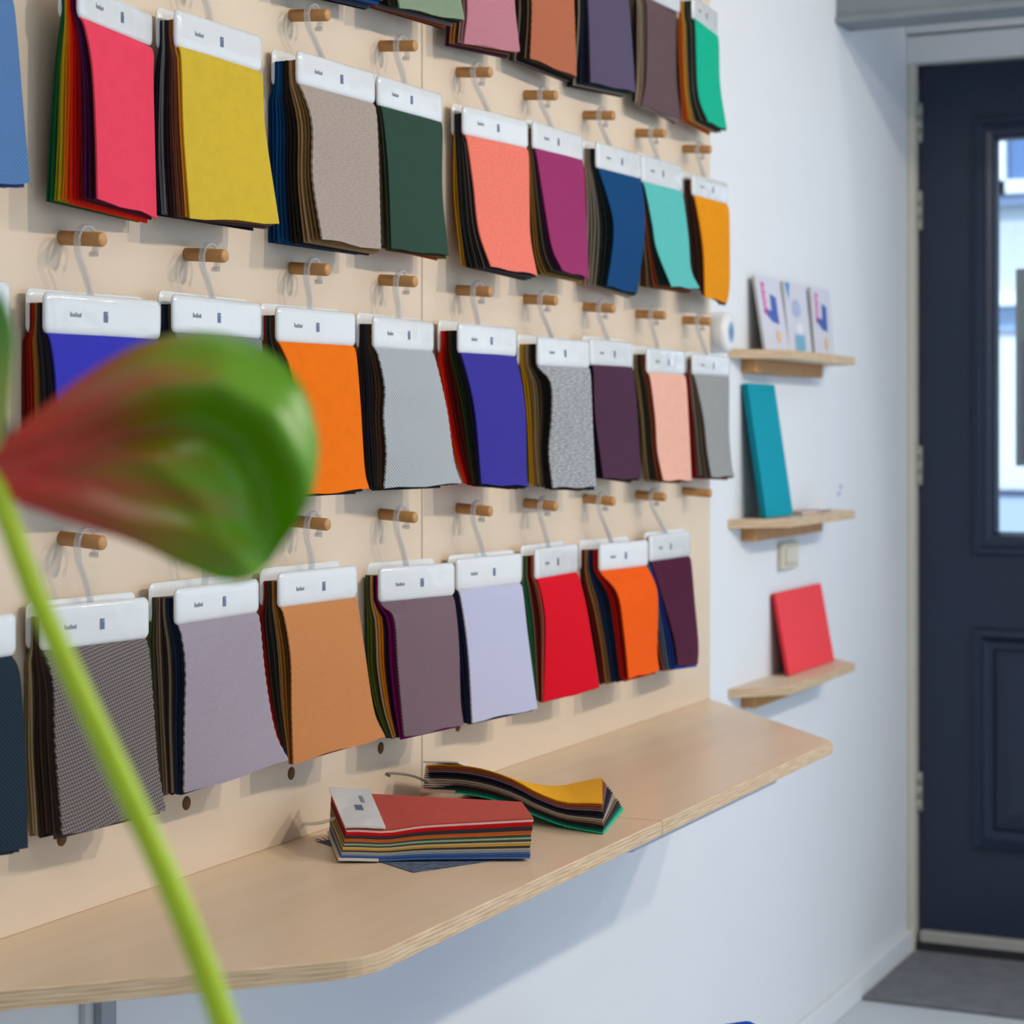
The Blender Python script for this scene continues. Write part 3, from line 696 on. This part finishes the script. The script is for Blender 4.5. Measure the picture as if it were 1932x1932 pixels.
# steel rail under the seam
br = empty('support_rail', (2.64, -.29, ZD - TK - .03), 'grey steel rail fixed under the worktop seam', 'rail')
MB().prism([(2.335, -.245), (2.385, -.296), (2.945, -.296), (2.945, -.20), (2.335, -.20)], ZD - TK - .030, ZD - TK).build('rail_profile', plain('white_steel', (196, 202, 212), .45, .4), br, bevel=.002)
for xx in (2.5, 2.85):
    MB().tube([(xx, -.25, ZD - TK - .030), (xx, -.25, ZD - TK - .034)], .006, 10).build('screw', M_METAL, br)
# cable duct below the worktop
x0 = onY(150, 1900, YW)[0]; x1 = onY(165, 1900, YW)[0]; x2 = onY(193, 1900, YW)[0]
cdo = empty('cable_duct', ((x0 + x2)/2, YW, .06), 'narrow grey cable duct on the wall below the worktop', 'cable duct')
MB().box(x0, x2, YW - .008, YW, .06, ZD - TK).build('duct_base', plain('pale_duct', (206, 210, 214), .5), cdo, bevel=.001)
MB().box(x1, x2, YW - .018, YW - .008, .06, ZD - TK).build('duct_cover', plain('grey_duct', (158, 164, 172), .5), cdo, bevel=.001)

# ------------------------------------------------------------------ swatch books lying on the worktop
def lying(name, label, bot, top, cols, topmat, along, hookpts, tagw, jit=.0012, sag=None, n_t=None):
    """bot/top: quads NL, NR, FR, FL (near-left, near-right, far-right, far-left) of the lowest and topmost sheets"""
    bot, top = np.array(bot), np.array(top); ctr = bot.mean(0); ctr[2] = ZD
    e = empty(name, tuple(ctr), label, 'swatch book', 'swatch books lying on the worktop')
    N = len(cols); ni, nj = 17, 5
    def pt(q, s, g):       # s along near edge (left->right), g near->far
        return (q[0]*(1 - s) + q[1]*s)*(1 - g) + (q[3]*(1 - s) + q[2]*s)*g
    gap = (top[:, 2] - bot[:, 2]).mean()/N
    for k in range(N):
        t = (k + .5)/N; q = bot*(1 - t) + top*t
        js, jg = random.uniform(-.004, .003), random.uniform(-.010, .010)
        A = np.zeros((ni, nj, 3)); uv = []
        for i in range(ni):
            s = i/(ni - 1)
            for j in range(nj):
                g = j/(nj - 1); p = pt(q, s*(1 + js*(s > .5)) + (.0 if s else .0), g + jg*(1 - 2*g)*.5 if g in (0, 1) else g).copy()
                if sag: p[2] += sag(s, g, t)
                p[2] = max(p[2], ZD + .0030 + .0012*k); A[i, j] = p; uv.append((g*.16 + .01, s*.24 + .01))
        m = slab(A, np.array([0, 0, -max(.0012, gap*.72)]), uv)
        last = k == N - 1
        m.build('fabric_sheet', topmat if last else fabric(cols[k], 'plain', 1.15), e)
    # white end strips over and under the left end
    def endstrip(nm, q, dz0, dz1, t, mat, s1):
        A = np.zeros((5, 4, 3))
        for i in range(5):
            for j in range(4):
                s = -.012 + (s1 + .012)*i/4; p = pt(q, s, -.015 + 1.03*j/3).copy()
                if sag: p[2] += sag(max(s, 0), j/3, t)
                A[i, j] = p + np.array([0, 0, dz1]); A[i, j, 2] = max(A[i, j, 2], ZD + .0040)
        o = slab(A, np.array([0, 0, dz0 - dz1])).build(nm, mat, e, bevel=.001)
        return o
    return e, pt, endstrip
zt = lambda u, v, z: onZ(u, v, z)
# A: pile with terracotta red sheet on top
zA = ZD + .004
NLb, NRb = zt(642, 1622, zA), zt(1000, 1619, zA)
wv = (zt(622, 1572, zA) - NLb); wv = wv/np.linalg.norm(wv)*.160
FLb, FRb = NLb + wv, NRb + wv*.98
NLt = onZ(655, 1562, ZD + .036); NRt = onZ(1006, 1541, ZD + .047)
FLt = onZ(625, 1491, ZD + .059); FRt = onZ(984, 1511, ZD + .056)
colsA = [(84,112,160),(52,84,140),(70,104,160),(150,150,150),(168,160,150),(60,60,62),(196,150,60),(206,180,130),(70,72,70),(150,176,140),(64,76,66),(200,104,44),(190,92,40),(52,52,58),(60,58,62),(190,16,20),(200,20,24),(226,190,180),(186,80,70)]
def sagA(s, g, t): return -.004*math.exp(-((s - .22)/.12)**2)*(1 - g)*(.3 + .7*t)
bookA, ptA, esA = lying('swatch_book', 'thick swatch book lying on the worktop with a terracotta red sheet on top',
    [NLb, NRb, FRb, FLb], [NLt, NRt, FRt, FLt], colsA, fabric((188, 82, 72), 'plain'), None, None, .3, sag=sagA)
topq, botq = np.array([NLt, NRt, FRt, FLt]), np.array([NLb, NRb, FRb, FLb])
o = esA('front_strip', topq, .0008, .0032, 1, M_TAG, .205)
nrm = None
for nm, s0, s1_, g0, g1, mm in (('emblem_print', .085, .125, .40, .54, M_INK2), ('maker_print', .13, .15, .62, .80, M_INK)):
    V = [ptA(topq, s, g) + np.array([0, 0, .0037 + sagA(s, g, 1)]) for s, g in ((s0, g0), (s1_, g0), (s1_, g1), (s0, g1))]
    V = [v + (V[0]*0) for v in V]
    MB().add(V, [(0, 1, 2, 3)]).build(nm, mm, bookA)
o = esA('back_strip', botq, -.0008, .0018, 0, plain('cream_strip', (232, 222, 204), .4), .2)
hp = [ptA(botq, 0.02, .55) + np.array([0, 0, .030]), zt(600, 1553, ZD + .022), zt(562, 1554, ZD + .012), zt(540, 1551, ZD + .006), zt(526, 1547, ZD + .004), zt(528, 1542, ZD + .004), zt(540, 1543, ZD + .006), zt(552, 1549, ZD + .004)]
MB().tube(spline(hp, 40), .0021, 8).build('hanger_hook', M_CLEAR, bookA)
# B: curved sheaf with amber sheet on top, lying behind
def P3(u, v, Y): return onY(u, v, Y)
nlb, nlt = P3(797, 1494, -.045), P3(803, 1441, -.045)
nrb = zt(1138, 1573, ZD + .0015); nrt = np.array([*nrb[:2], CAM[2] + (HZ - 1511)/FPX*(nrb - CAM)[0]/ray(1138, 1511)[0]])
wx = np.array([.158, .018, 0])
flb = nlb + wx*np.array([1, .3, 1]); flb[2] = ZD + .001; flt = flb + np.array([0, 0, .020])
frb = nrb + wx + np.array([0, .02, .0]); frb[2] = ZD + .002
frt = hit((1135, 1463), frb, (1, 0, 0))
colsB = [(40,190,150),(20,110,96),(30,60,56),(40,34,34),(120,92,80),(150,140,124),(170,164,150),(60,52,60),(24,24,40),(26,26,44),(120,108,124),(150,84,60),(160,80,44),(236,166,20)]
def sagB(s, g, t): return (.010*math.sin(math.pi*min(1, s/.62))*(1 - .5*g) - .010*math.exp(-((s - .78)/.16)**2))*(.55 + .45*t)*(1 if g < 1 else .8) + .006*(1 - t)*math.sin(math.pi*s)*(1 - g) - .016*math.sin(math.pi*min(1, s/.8))*g*t
bookB, ptB, esB = lying('swatch_book', 'curved swatch book lying behind the red one with an amber yellow sheet on top',
    [nlb, nrb, frb, flb], [nlt, nrt, frt, flt], colsB, fabric((240, 170, 20), 'plain'), None, None, .3, sag=sagB)
esB('front_strip', np.array([nlt, nrt, frt, flt]), .0006, .0026, 1, M_TAG, .2)
esB('back_strip', np.array([nlb, nrb, frb, flb]), -.001, .0034, 0, plain('pinkish_strip', (214, 176, 168), .4), .19)
hb_ = [P3(806, 1476, -.05), P3(790, 1468, -.05), P3(770, 1462, -.047), P3(745, 1459, -.04), P3(728, 1460, -.034), P3(735, 1464, -.033)]
MB().tube(spline(hb_, 30), .0016, 8).build('hanger_hook', plain('grey_wire', (120, 112, 104), .3, .5), bookB)
# C: loose denim sample poking out under the red pile
C0 = zt(780, 1647, ZD); d1 = zt(690, 1618, ZD) - C0; d1 /= np.linalg.norm(d1); d2 = np.array([-d1[1], d1[0], 0])
if (zt(905, 1630, ZD) - C0) @ d2 < 0: d2 = -d2
A = np.zeros((15, 11, 3)); uv = []
for i in range(15):
    for j in range(11):
        p = C0 + d1*(.205*i/14) + d2*(.15*j/10); A[i, j] = (p[0], p[1], ZD + .0009); uv.append((j*.015 + .01, i*.0146 + .01))
den = slab(A, np.array([0, 0, -.0007]), uv).build('denim_sample', fabric((96, 108, 130), 'melange', 1.0, (30, 38, 60)), origin=tuple(C0))
tag(den, 'loose blue denim sample poking out from under the red-topped pile', 'fabric sample')
fr_ = MB()
for k in range(26):
    j = k/25*.15; p = C0 + d2*j + d1*.205; q_ = p + d1*random.uniform(.004, .011) + d2*random.uniform(-.003, .003)
    fr_.tube([(p[0], p[1], ZD + .001), (q_[0], q_[1], ZD + random.uniform(.0008, .003))], .0005, 4)
fr_.build('frayed_edge', fabric((60, 66, 82), 'plain'), den, origin=tuple(C0)).location = (0, 0, 0)
den.children[0]['kind'] = 'stuff'

# ------------------------------------------------------------------ small wall shelves
ZS = [ZC + .1466, ZC - .1671, ZC - .4784]
SHX0, SHX1, SHF0, SHF1, SHY = 3.588, 4.205, 3.688, 4.108, -.077
for z, lb in zip(ZS, ('top small birch wall shelf carrying the leaflets', 'middle small birch wall shelf carrying the teal book', 'bottom small birch wall shelf carrying the red book')):
    e = empty('wall_shelf', ((SHX0 + SHX1)/2, YW, z), lb, 'shelf', 'small wall shelves beside the pegboard')
    MB().prism([(SHX0, YW), (SHF0, SHY), (SHF1, SHY), (SHX1, YW)], z - .0165, z, 0, 1).build('shelf_board', [M_SHELF, M_PLY], e, bevel=.001, seg=1)
    MB().box(SHX0 + .075, SHX1 - .12, -.016, YW, z - .0165 - .026, z - .0165).build('batten', M_PEG, e, bevel=.0015)

def leaning(name, label, cat, x0, x1, zb, h, yb, yt, thick, mat, edge_mat, bev=.0015, yaw=0):
    """book leaning back on the wall: front face from y=yb at the foot to y=yt at the top"""
    L = math.hypot(h, yt - yb); e = empty(name, ((x0 + x1)/2, yb, zb), label, cat)
    nrm_ = np.array([0, h, -(yt - yb)])/L           # into the wall
    def fp(a, b, o=0):                               # a across 0..1, b up 0..1, o proud of the face
        return np.array([x0 + (x1 - x0)*a, yb + (yt - yb)*b + yaw*(a - .5), zb + h*b]) - nrm_*o
    dz = -nrm_[2]*thick*0
    V = [fp(a, b, o) for o in (0, -thick) for b in (0, 1) for a in (0, 1)]
    V = [v + np.array([0, 0, max(0, thick*(yt - yb)/L)]) for v in V]
    sh = max(0, thick*(yt - yb)/L)
    m = MB(); m.add(V, [(0, 1, 3, 2)], 0); m.add(V, [(4, 6, 7, 5), (0, 4, 5, 1), (2, 3, 7, 6), (0, 2, 6, 4), (1, 5, 7, 3)], 1)
    m.build('cover', [mat, edge_mat], e, bevel=bev)
    return e, (lambda a, b, o: fp(a, b, o) + np.array([0, 0, sh]))
M_TEAL = plain('teal_cloth', (0, 152, 172), .75, .2, noise=.04, nscale=300)
M_TEALD = plain('teal_cloth_edge', (0, 124, 142), .8, .2, noise=.04, nscale=300)
leaning('teal_book', 'tall teal cloth book leaning on the wall on the middle shelf', 'book', 3.657, 3.816, ZS[1], .250, -.040, -.002, .012, M_TEAL, M_TEALD)
M_RED = plain('coral_red_cloth', (246, 74, 82), .75, .2, noise=.04, nscale=300)
leaning('red_book', 'flat coral red book leaning on the wall on the bottom shelf', 'book', 3.828, 4.126, ZS[2], .158, -.028, .001, .008, M_RED, plain('coral_red_edge', (214, 50, 58), .8, .2))
# leaflets on the top shelf
M_PAPER = plain('leaflet_paper', (214, 214, 226), .55, .3); M_PAPE = plain('leaflet_edge', (190, 188, 180), .7)
M_PINK = plain('leaflet_pink', (226, 92, 168), .5); M_BLU = plain('leaflet_blue', (62, 92, 176), .5); M_ORA = plain('leaflet_orange', (236, 190, 140), .5)
M_TQ = plain('leaflet_turquoise', (120, 176, 204), .5); M_SKY = plain('leaflet_skyblue', (70, 146, 200), .5); M_PW = plain('leaflet_white', (238, 236, 244), .5); M_LG = plain('leaflet_greyblue', (176, 184, 214), .5)
def poly_on(fp, name, mat, pts, parent, o=.0006):
    MB().add([fp(a, b, o) for a, b in pts], [tuple(range(len(pts)))]).build(name, mat, parent)
def ell(cx_, cy_, rx, ry, n=14): return [(cx_ + rx*math.cos(2*math.pi*k/n), cy_ + ry*math.sin(2*math.pi*k/n)) for k in range(n)]
for (lb, xa, xb, yb, yt, kind) in (('leaflet with pink lettering at the left end of the top shelf', 3.696, 3.841, -.025, -.003, 0),
                                   ('leaflet with a turquoise square in the middle of the top shelf', 3.865, 4.011, -.017, -.003, 1),
                                   ('leaflet with pink lettering at the right end of the top shelf', 4.041, 4.174, -.014, -.003, 0)):
    e, fp = leaning('leaflet', lb, 'leaflet', xa, xb, ZS[0], .141, yb, yt, .006, M_PAPER, M_PAPE, .0006)
    e['group'] = 'leaflets on the top shelf'
    if kind == 0:
        k0 = .92
        for hh, ww in ((.055, .16), (.03, .12), (.05, .16), (.045, .13), (.03, .16), (.05, .12), (.035, .16), (.045, .14)):
            poly_on(fp, 'pink_letter', M_PINK, [(.17, k0 - hh), (.17 + ww, k0 - hh), (.17 + ww, k0), (.17, k0)], e); k0 -= hh + .012
        poly_on(fp, 'blue_shape', M_BLU, [(.50, .78), (.74, .74), (.72, .37), (.46, .40), (.22, .50), (.18, .56), (.48, .55)], e)
        poly_on(fp, 'orange_shape', M_ORA, ell(.62, .20, .085, .10), e)
    else:
        poly_on(fp, 'blue_wedge', M_SKY, [(.06, .99), (.26, .99), (.16, .74)], e)
        poly_on(fp, 'grey_circle', M_LG, ell(.46, .64, .2, .13), e)
        poly_on(fp, 'white_circle', M_PW, ell(.52, .36, .15, .07), e)
        poly_on(fp, 'turquoise_square', M_TQ, [(.30, .05), (.72, .05), (.74, .27), (.30, .27)], e)
# cards lying on the middle shelf
c1 = MB().prism([(3.835, -.052), (3.96, -.052), (3.965, -.006), (3.84, -.006)], ZS[1], ZS[1] + .007).build('booklet', plain('booklet_pinkgrey', (206, 178, 172), .6), origin=(3.9, -.03, ZS[1]), bevel=.0008)
tag(c1, 'pinkish booklet lying flat on the middle shelf beside the teal book', 'booklet')
c2 = MB().prism([(3.925, -.058), (3.995, -.058), (3.998, -.020), (3.928, -.020)], ZS[1] + .0072, ZS[1] + .0092).build('card', plain('white_card', (240, 240, 240), .5), origin=(3.96, -.04, ZS[1] + .0072))
tag(c2, 'small white card lying on the pinkish booklet', 'card')
c3 = MB().prism([(4.00, -.030), (4.09, -.030), (4.092, .006), (4.002, .006)], ZS[1], ZS[1] + .005).build('card_box', plain('grey_card', (120, 116, 118), .6), origin=(4.04, -.01, ZS[1]))
tag(c3, 'flat grey card at the right end of the middle shelf', 'card')
# light switch under the middle shelf
sx0, sx1 = onY(1466, 1040, YW)[0], onY(1497, 1040, YW)[0]
sz1, sz0 = onY(1480, 1022, YW)[2], onY(1480, 1073, YW)[2]
sw = empty('light_switch', ((sx0 + sx1)/2, YW, sz0), 'cream light switch on the wall under the middle shelf', 'light switch')
MB().box(sx0, sx1, YW - .011, YW, sz0, sz1).build('switch_plate', plain('cream_plastic', (212, 208, 190), .4), sw, bevel=.002)
MB().box(sx0 + .018, sx1 - .018, YW - .016, YW - .010, sz0 + .012, sz1 - .010).build('rocker', plain('cream_plastic_light', (222, 218, 202), .35), sw, bevel=.0015)
# tiny blue smudges on the wall
for k, (u, v) in enumerate(((1586.5, 919), (1582.5, 932))):
    p = onY(u, v, YW - .0004); m = MB()
    m.add([(p[0] + .010*math.cos(a)*(1 + .3*math.sin(3*a)), YW - .0004, p[2] + .006*math.sin(a)) for a in np.linspace(0, 2*math.pi, 12, endpoint=False)][::-1], [tuple(range(12))])
    m.build('paint_smudge', plain('blue_smudge', (170, 186, 216), .7), wall_left)
# round thermostat
tx, tz, tr = 3.506, ZC + .1725, .0375
th_ = empty('thermostat', (tx, YW, tz), 'round white thermostat with a small blue display beside the pegboard', 'thermostat')
pr_ = [(0, -.0245), (.020, -.0245), (.027, -.0240), (.0335, -.0215), (.0372, -.0150), (tr, -.006), (tr, YW)]
V = []; Fc = []; n_ = 32
for r_, y_ in pr_[1:]:
    for k in range(n_): V.append((tx + r_*math.cos(2*math.pi*k/n_), y_, tz + r_*math.sin(2*math.pi*k/n_)))
for a in range(len(pr_) - 2):
    for k in range(n_): Fc.append((a*n_ + k, a*n_ + (k+1) % n_, (a+1)*n_ + (k+1) % n_, (a+1)*n_ + k))
mm_ = MB(); mm_.add(V, Fc, 0, True); mm_.add(V[:n_], [tuple(range(n_))], 0, False); mm_.build('dial_body', plain('thermostat_white', (236, 236, 234), .3, .5), th_)
MB().add([(tx + .015*math.cos(a), -.0249, tz + .019*math.sin(a)) for a in np.linspace(0, 2*math.pi, 24, endpoint=False)], [tuple(range(24))]).build('display', plain('blue_display', (150, 178, 212), .2), th_)
MB().add([(tx - .006, -.0252, tz - .009), (tx + .006, -.0252, tz - .009), (tx + .006, -.0252, tz + .009), (tx - .006, -.0252, tz + .009)], [(0, 1, 2, 3)]).build('display_digits', plain('display_ink', (92, 116, 150), .3), th_)

# ------------------------------------------------------------------ blue stool under the frame edge
zs = .463
cpt = onZ(1414, 1921, zs); ha = TH - math.radians(-20) ; d_a = np.array([math.cos(TH + math.radians(20)), math.sin(TH + math.radians(20)), 0])
d_b = np.array([d_a[1], -d_a[0], 0]); d_a, d_b = -d_a, d_b      # edges leaving the far corner: towards the viewer and to the left/right
q1 = onZ(1345, 1931, zs) - cpt; q1 /= np.linalg.norm(q1); q2 = np.array([-q1[1], q1[0], 0])
if (onZ(1434, 1931, zs) - cpt) @ q2 < 0: q2 = -q2
SWD = .36
ctr = cpt + (q1 + q2)*SWD/2
st = empty('stool', (ctr[0], ctr[1], 0), 'blue upholstered stool whose corner peeks in at the bottom of the frame', 'stool')
def sq(c, a, b, h): return [tuple((c + q1*a*i + q2*b*j)[:2]) for i, j in ((-h, -h), (h, -h), (h, h), (-h, h))]
MB().prism(sq(ctr, 1, 1, SWD/2), zs - .06, zs).build('seat', fabric((14, 74, 190), 'plain'), st, bevel=.010, seg=3)
for i, j in ((-1, -1), (1, -1), (1, 1), (-1, 1)):
    p = ctr + (q1*i + q2*j)*(SWD/2 - .03); t_ = ctr + (q1*i + q2*j)*(SWD/2 - .05)
    MB().tube([(p[0], p[1], 0), (t_[0], t_[1], zs - .05)], [.012, .016], 10).build('leg', M_PEG, st)

# ------------------------------------------------------------------ anthurium in the foreground
PT = .86
base_px = (-40, 872)
bp_ = atT(*base_px, PT)
plant_xy = atT(520, 1932, PT - .06)
pl_ = empty('anthurium', (plant_xy[0], plant_xy[1], 0), 'out of focus anthurium plant with a green and red spathe close to the camera', 'plant')
def leaf_mat(name, stops):
    t = NT(name); uvn = t.n('UVMap'); sx = t.n('SeparateXYZ'); t.l(uvn.outputs[0], sx.inputs[0])
    u_, v_ = sx.outputs[0], sx.outputs[1]
    nz = t.noise(t.mapping(uvn.outputs[0], (2.2, 9, 1)), 1.0, 3)
    vein = t.math('ABSOLUTE', t.math('SINE', t.math('MULTIPLY', t.math('ADD', v_, t.math('MULTIPLY', u_, .12)), math.pi*4.0)))
    vv = t.math('MULTIPLY', t.math('POWER', t.math('SUBTRACT', 1.0, vein), 3.0), t.math('SUBTRACT', 1.0, u_))
    f = t.math('ADD', t.math('ADD', u_, t.math('MULTIPLY', t.math('SUBTRACT', nz, .5), .42)), t.math('MULTIPLY', vv, -.10))
    cr = t.n('ValToRGB'); t.l(f, cr.inputs[0]); els = cr.color_ramp.elements
    while len(els) < len(stops): els.new(.5)
    for e_, (p, c_) in zip(els, stops): e_.position = p; e_.color = (*lin(c_), 1)
    t.l(cr.outputs[0], t.b.inputs['Base Color'])
    t.b.inputs['Roughness'].default_value = .33; t.b.inputs['Coat Weight'].default_value = .0
    tl = t.n('BsdfTranslucent'); t.l(cr.outputs[0], tl.inputs[0]); mx = t.n('MixShader'); mx.inputs[0].default_value = .38
    t.l(t.b.outputs[0], mx.inputs[1]); t.l(tl.outputs[0], mx.inputs[2]); t.l(mx.outputs[0], t.out.inputs[0])
    return t.m
M_SPA = leaf_mat('spathe_green_red', [(0, (232, 120, 116)), (.16, (220, 76, 72)), (.33, (190, 104, 66)), (.48, (160, 146, 30)), (.62, (122, 178, 20)), (1, (112, 182, 10))])
M_SPG = leaf_mat('spathe_green', [(0, (236, 232, 170)), (.35, (200, 216, 140)), (.6, (150, 200, 120)), (1, (120, 186, 120))])
M_STEM = plain('stem_green', (176, 204, 36), .4, .4, noise=.12, nscale=60)
def leaf(name, upper, lower, tf, mat, ni=64, nj=49):
    Uu, Ll = spline(upper, ni), spline(lower, ni); A = np.zeros((ni, nj, 3)); uv = []
    for i in range(ni):
        s = i/(ni - 1)
        for j in range(nj):
            g = j/(nj - 1); u, v = Uu[i]*(1 - g) + Ll[i]*g
            A[i, j] = atT(u, v, tf(s, g, u, v)); uv.append((s*.999 + .0005, g*.999 + .0005))
    D = np.array([.6, .2, 0])*.0012
    return slab(A, D, uv).build(name, mat, pl_)
upper = [(-45, 862), (0, 832), (60, 786), (150, 714), (250, 654), (340, 629), (430, 632), (520, 672), (575, 738), (598, 815), (601, 850)]
lower = [(-45, 880), (0, 928), (60, 958), (130, 984), (250, 1024), (350, 1070), (430, 1097), (490, 1080), (545, 1010), (590, 925), (601, 858)]
def pdist(p, line):
    """signed distance (pixels) to a polyline, positive on its upper/right side"""
    best = (1e9, 0)
    for a, b in zip(line[:-1], line[1:]):
        a, b = np.array(a, float), np.array(b, float); d = b - a; t = max(0, min(1, ((p - a) @ d)/(d @ d))); q = a + d*t
        r = np.linalg.norm(p - q); sg = d[0]*(p - a)[1] - d[1]*(p - a)[0]
        if r < best[0]: best = (r, -1 if sg > 0 else 1)
    return best[0]*best[1]
CREASE = [(-40, 872), (80, 862), (180, 815), (300, 768), (400, 765), (480, 812), (530, 900), (548, 1000), (540, 1060)]
VEIN2 = [(-40, 874), (120, 872), (217, 850), (300, 870), (370, 935), (450, 1040)]
VEIN3 = [(-40, 890), (100, 930), (250, 980), (373, 1000), (466, 1062)]
def tf1(s, g, u, v):
    p = np.array([u, v]); fade = min(1, max(0, (u + 40)/260))
    d1 = pdist(p, CREASE); d2 = pdist(p, VEIN2); d3 = pdist(p, VEIN3)
    ridge = .017*math.exp(-((d1 - 42)/46)**2) - .007*math.exp(-((d1 + 30)/40)**2)
    r2 = .005*math.exp(-(d2/26)**2); r3 = .007*math.exp(-((d3 + 8)/30)**2)
    dome = .000000155*((u - 300)**2*.5 + (v - 850)**2)
    return PT + .012 + .035*s - (ridge + r2 + r3)*fade + dome
leaf('spathe', upper, lower, tf1, M_SPA)
up2 = [(-120, 560), (-60, 540), (-10, 545), (8, 566), (20, 600), (27, 640), (25, 690), (19, 750), (12, 800), (0, 840), (-30, 870)]
lo2 = [(-120, 565), (-130, 600), (-140, 650), (-140, 700), (-130, 760), (-110, 810), (-80, 850), (-30, 874)]
leaf('spathe', up2[::-1], lo2[::-1], lambda s, g, u, v: PT + .03*math.sin(math.pi*g) - .01, M_SPG, 24, 11)
MB().tube([atT(8, 828, PT - .004), atT(13, 808, PT - .004), atT(17, 792, PT - .004)], [.0010, .0022, .0010], 8).build('spadix', plain('dark_spadix', (44, 34, 60), .5), pl_)
spx = [(-40, 872), (-18, 905), (8, 960), (60, 1105), (130, 1262), (202, 1412), (272, 1560), (335, 1700), (385, 1825), (428, 1945), (480, 2120), (520, 2300)]
sp_ = [atT(u, v, PT + .012 - .06*k/11) for k, (u, v) in enumerate(spx)]
soil = np.array([sp_[-1][0], sp_[-1][1], .52]); sp_.append((np.array(sp_[-1]) + soil)/2 + np.array([.01, 0, 0])); sp_.append(soil)
nst = 48; MB().tube(spline(sp_, nst), [.0046 + .0018*min(1, k/24) for k in range(nst)], 12).build('stem', M_STEM, pl_)
# tall planter standing on the floor, below the frame
pc = soil; prof_ = [(.001, 0), (.10, 0), (.12, .02), (.14, .54), (.146, .56), (.136, .56), (.130, .50), (.001, .50)]
V = []; Fc = []; n_ = 28
for r_, z_ in prof_:
    for k in range(n_): V.append((pc[0] + r_*math.cos(2*math.pi*k/n_), pc[1] + r_*math.sin(2*math.pi*k/n_), z_))
for a in range(len(prof_) - 1):
    for k in range(n_): Fc.append((a*n_ + k, a*n_ + (k+1) % n_, (a+1)*n_ + (k+1) % n_, (a+1)*n_ + k))
MB().add(V, Fc, 0, True).build('planter', plain('white_planter', (220, 220, 218), .5), pl_)
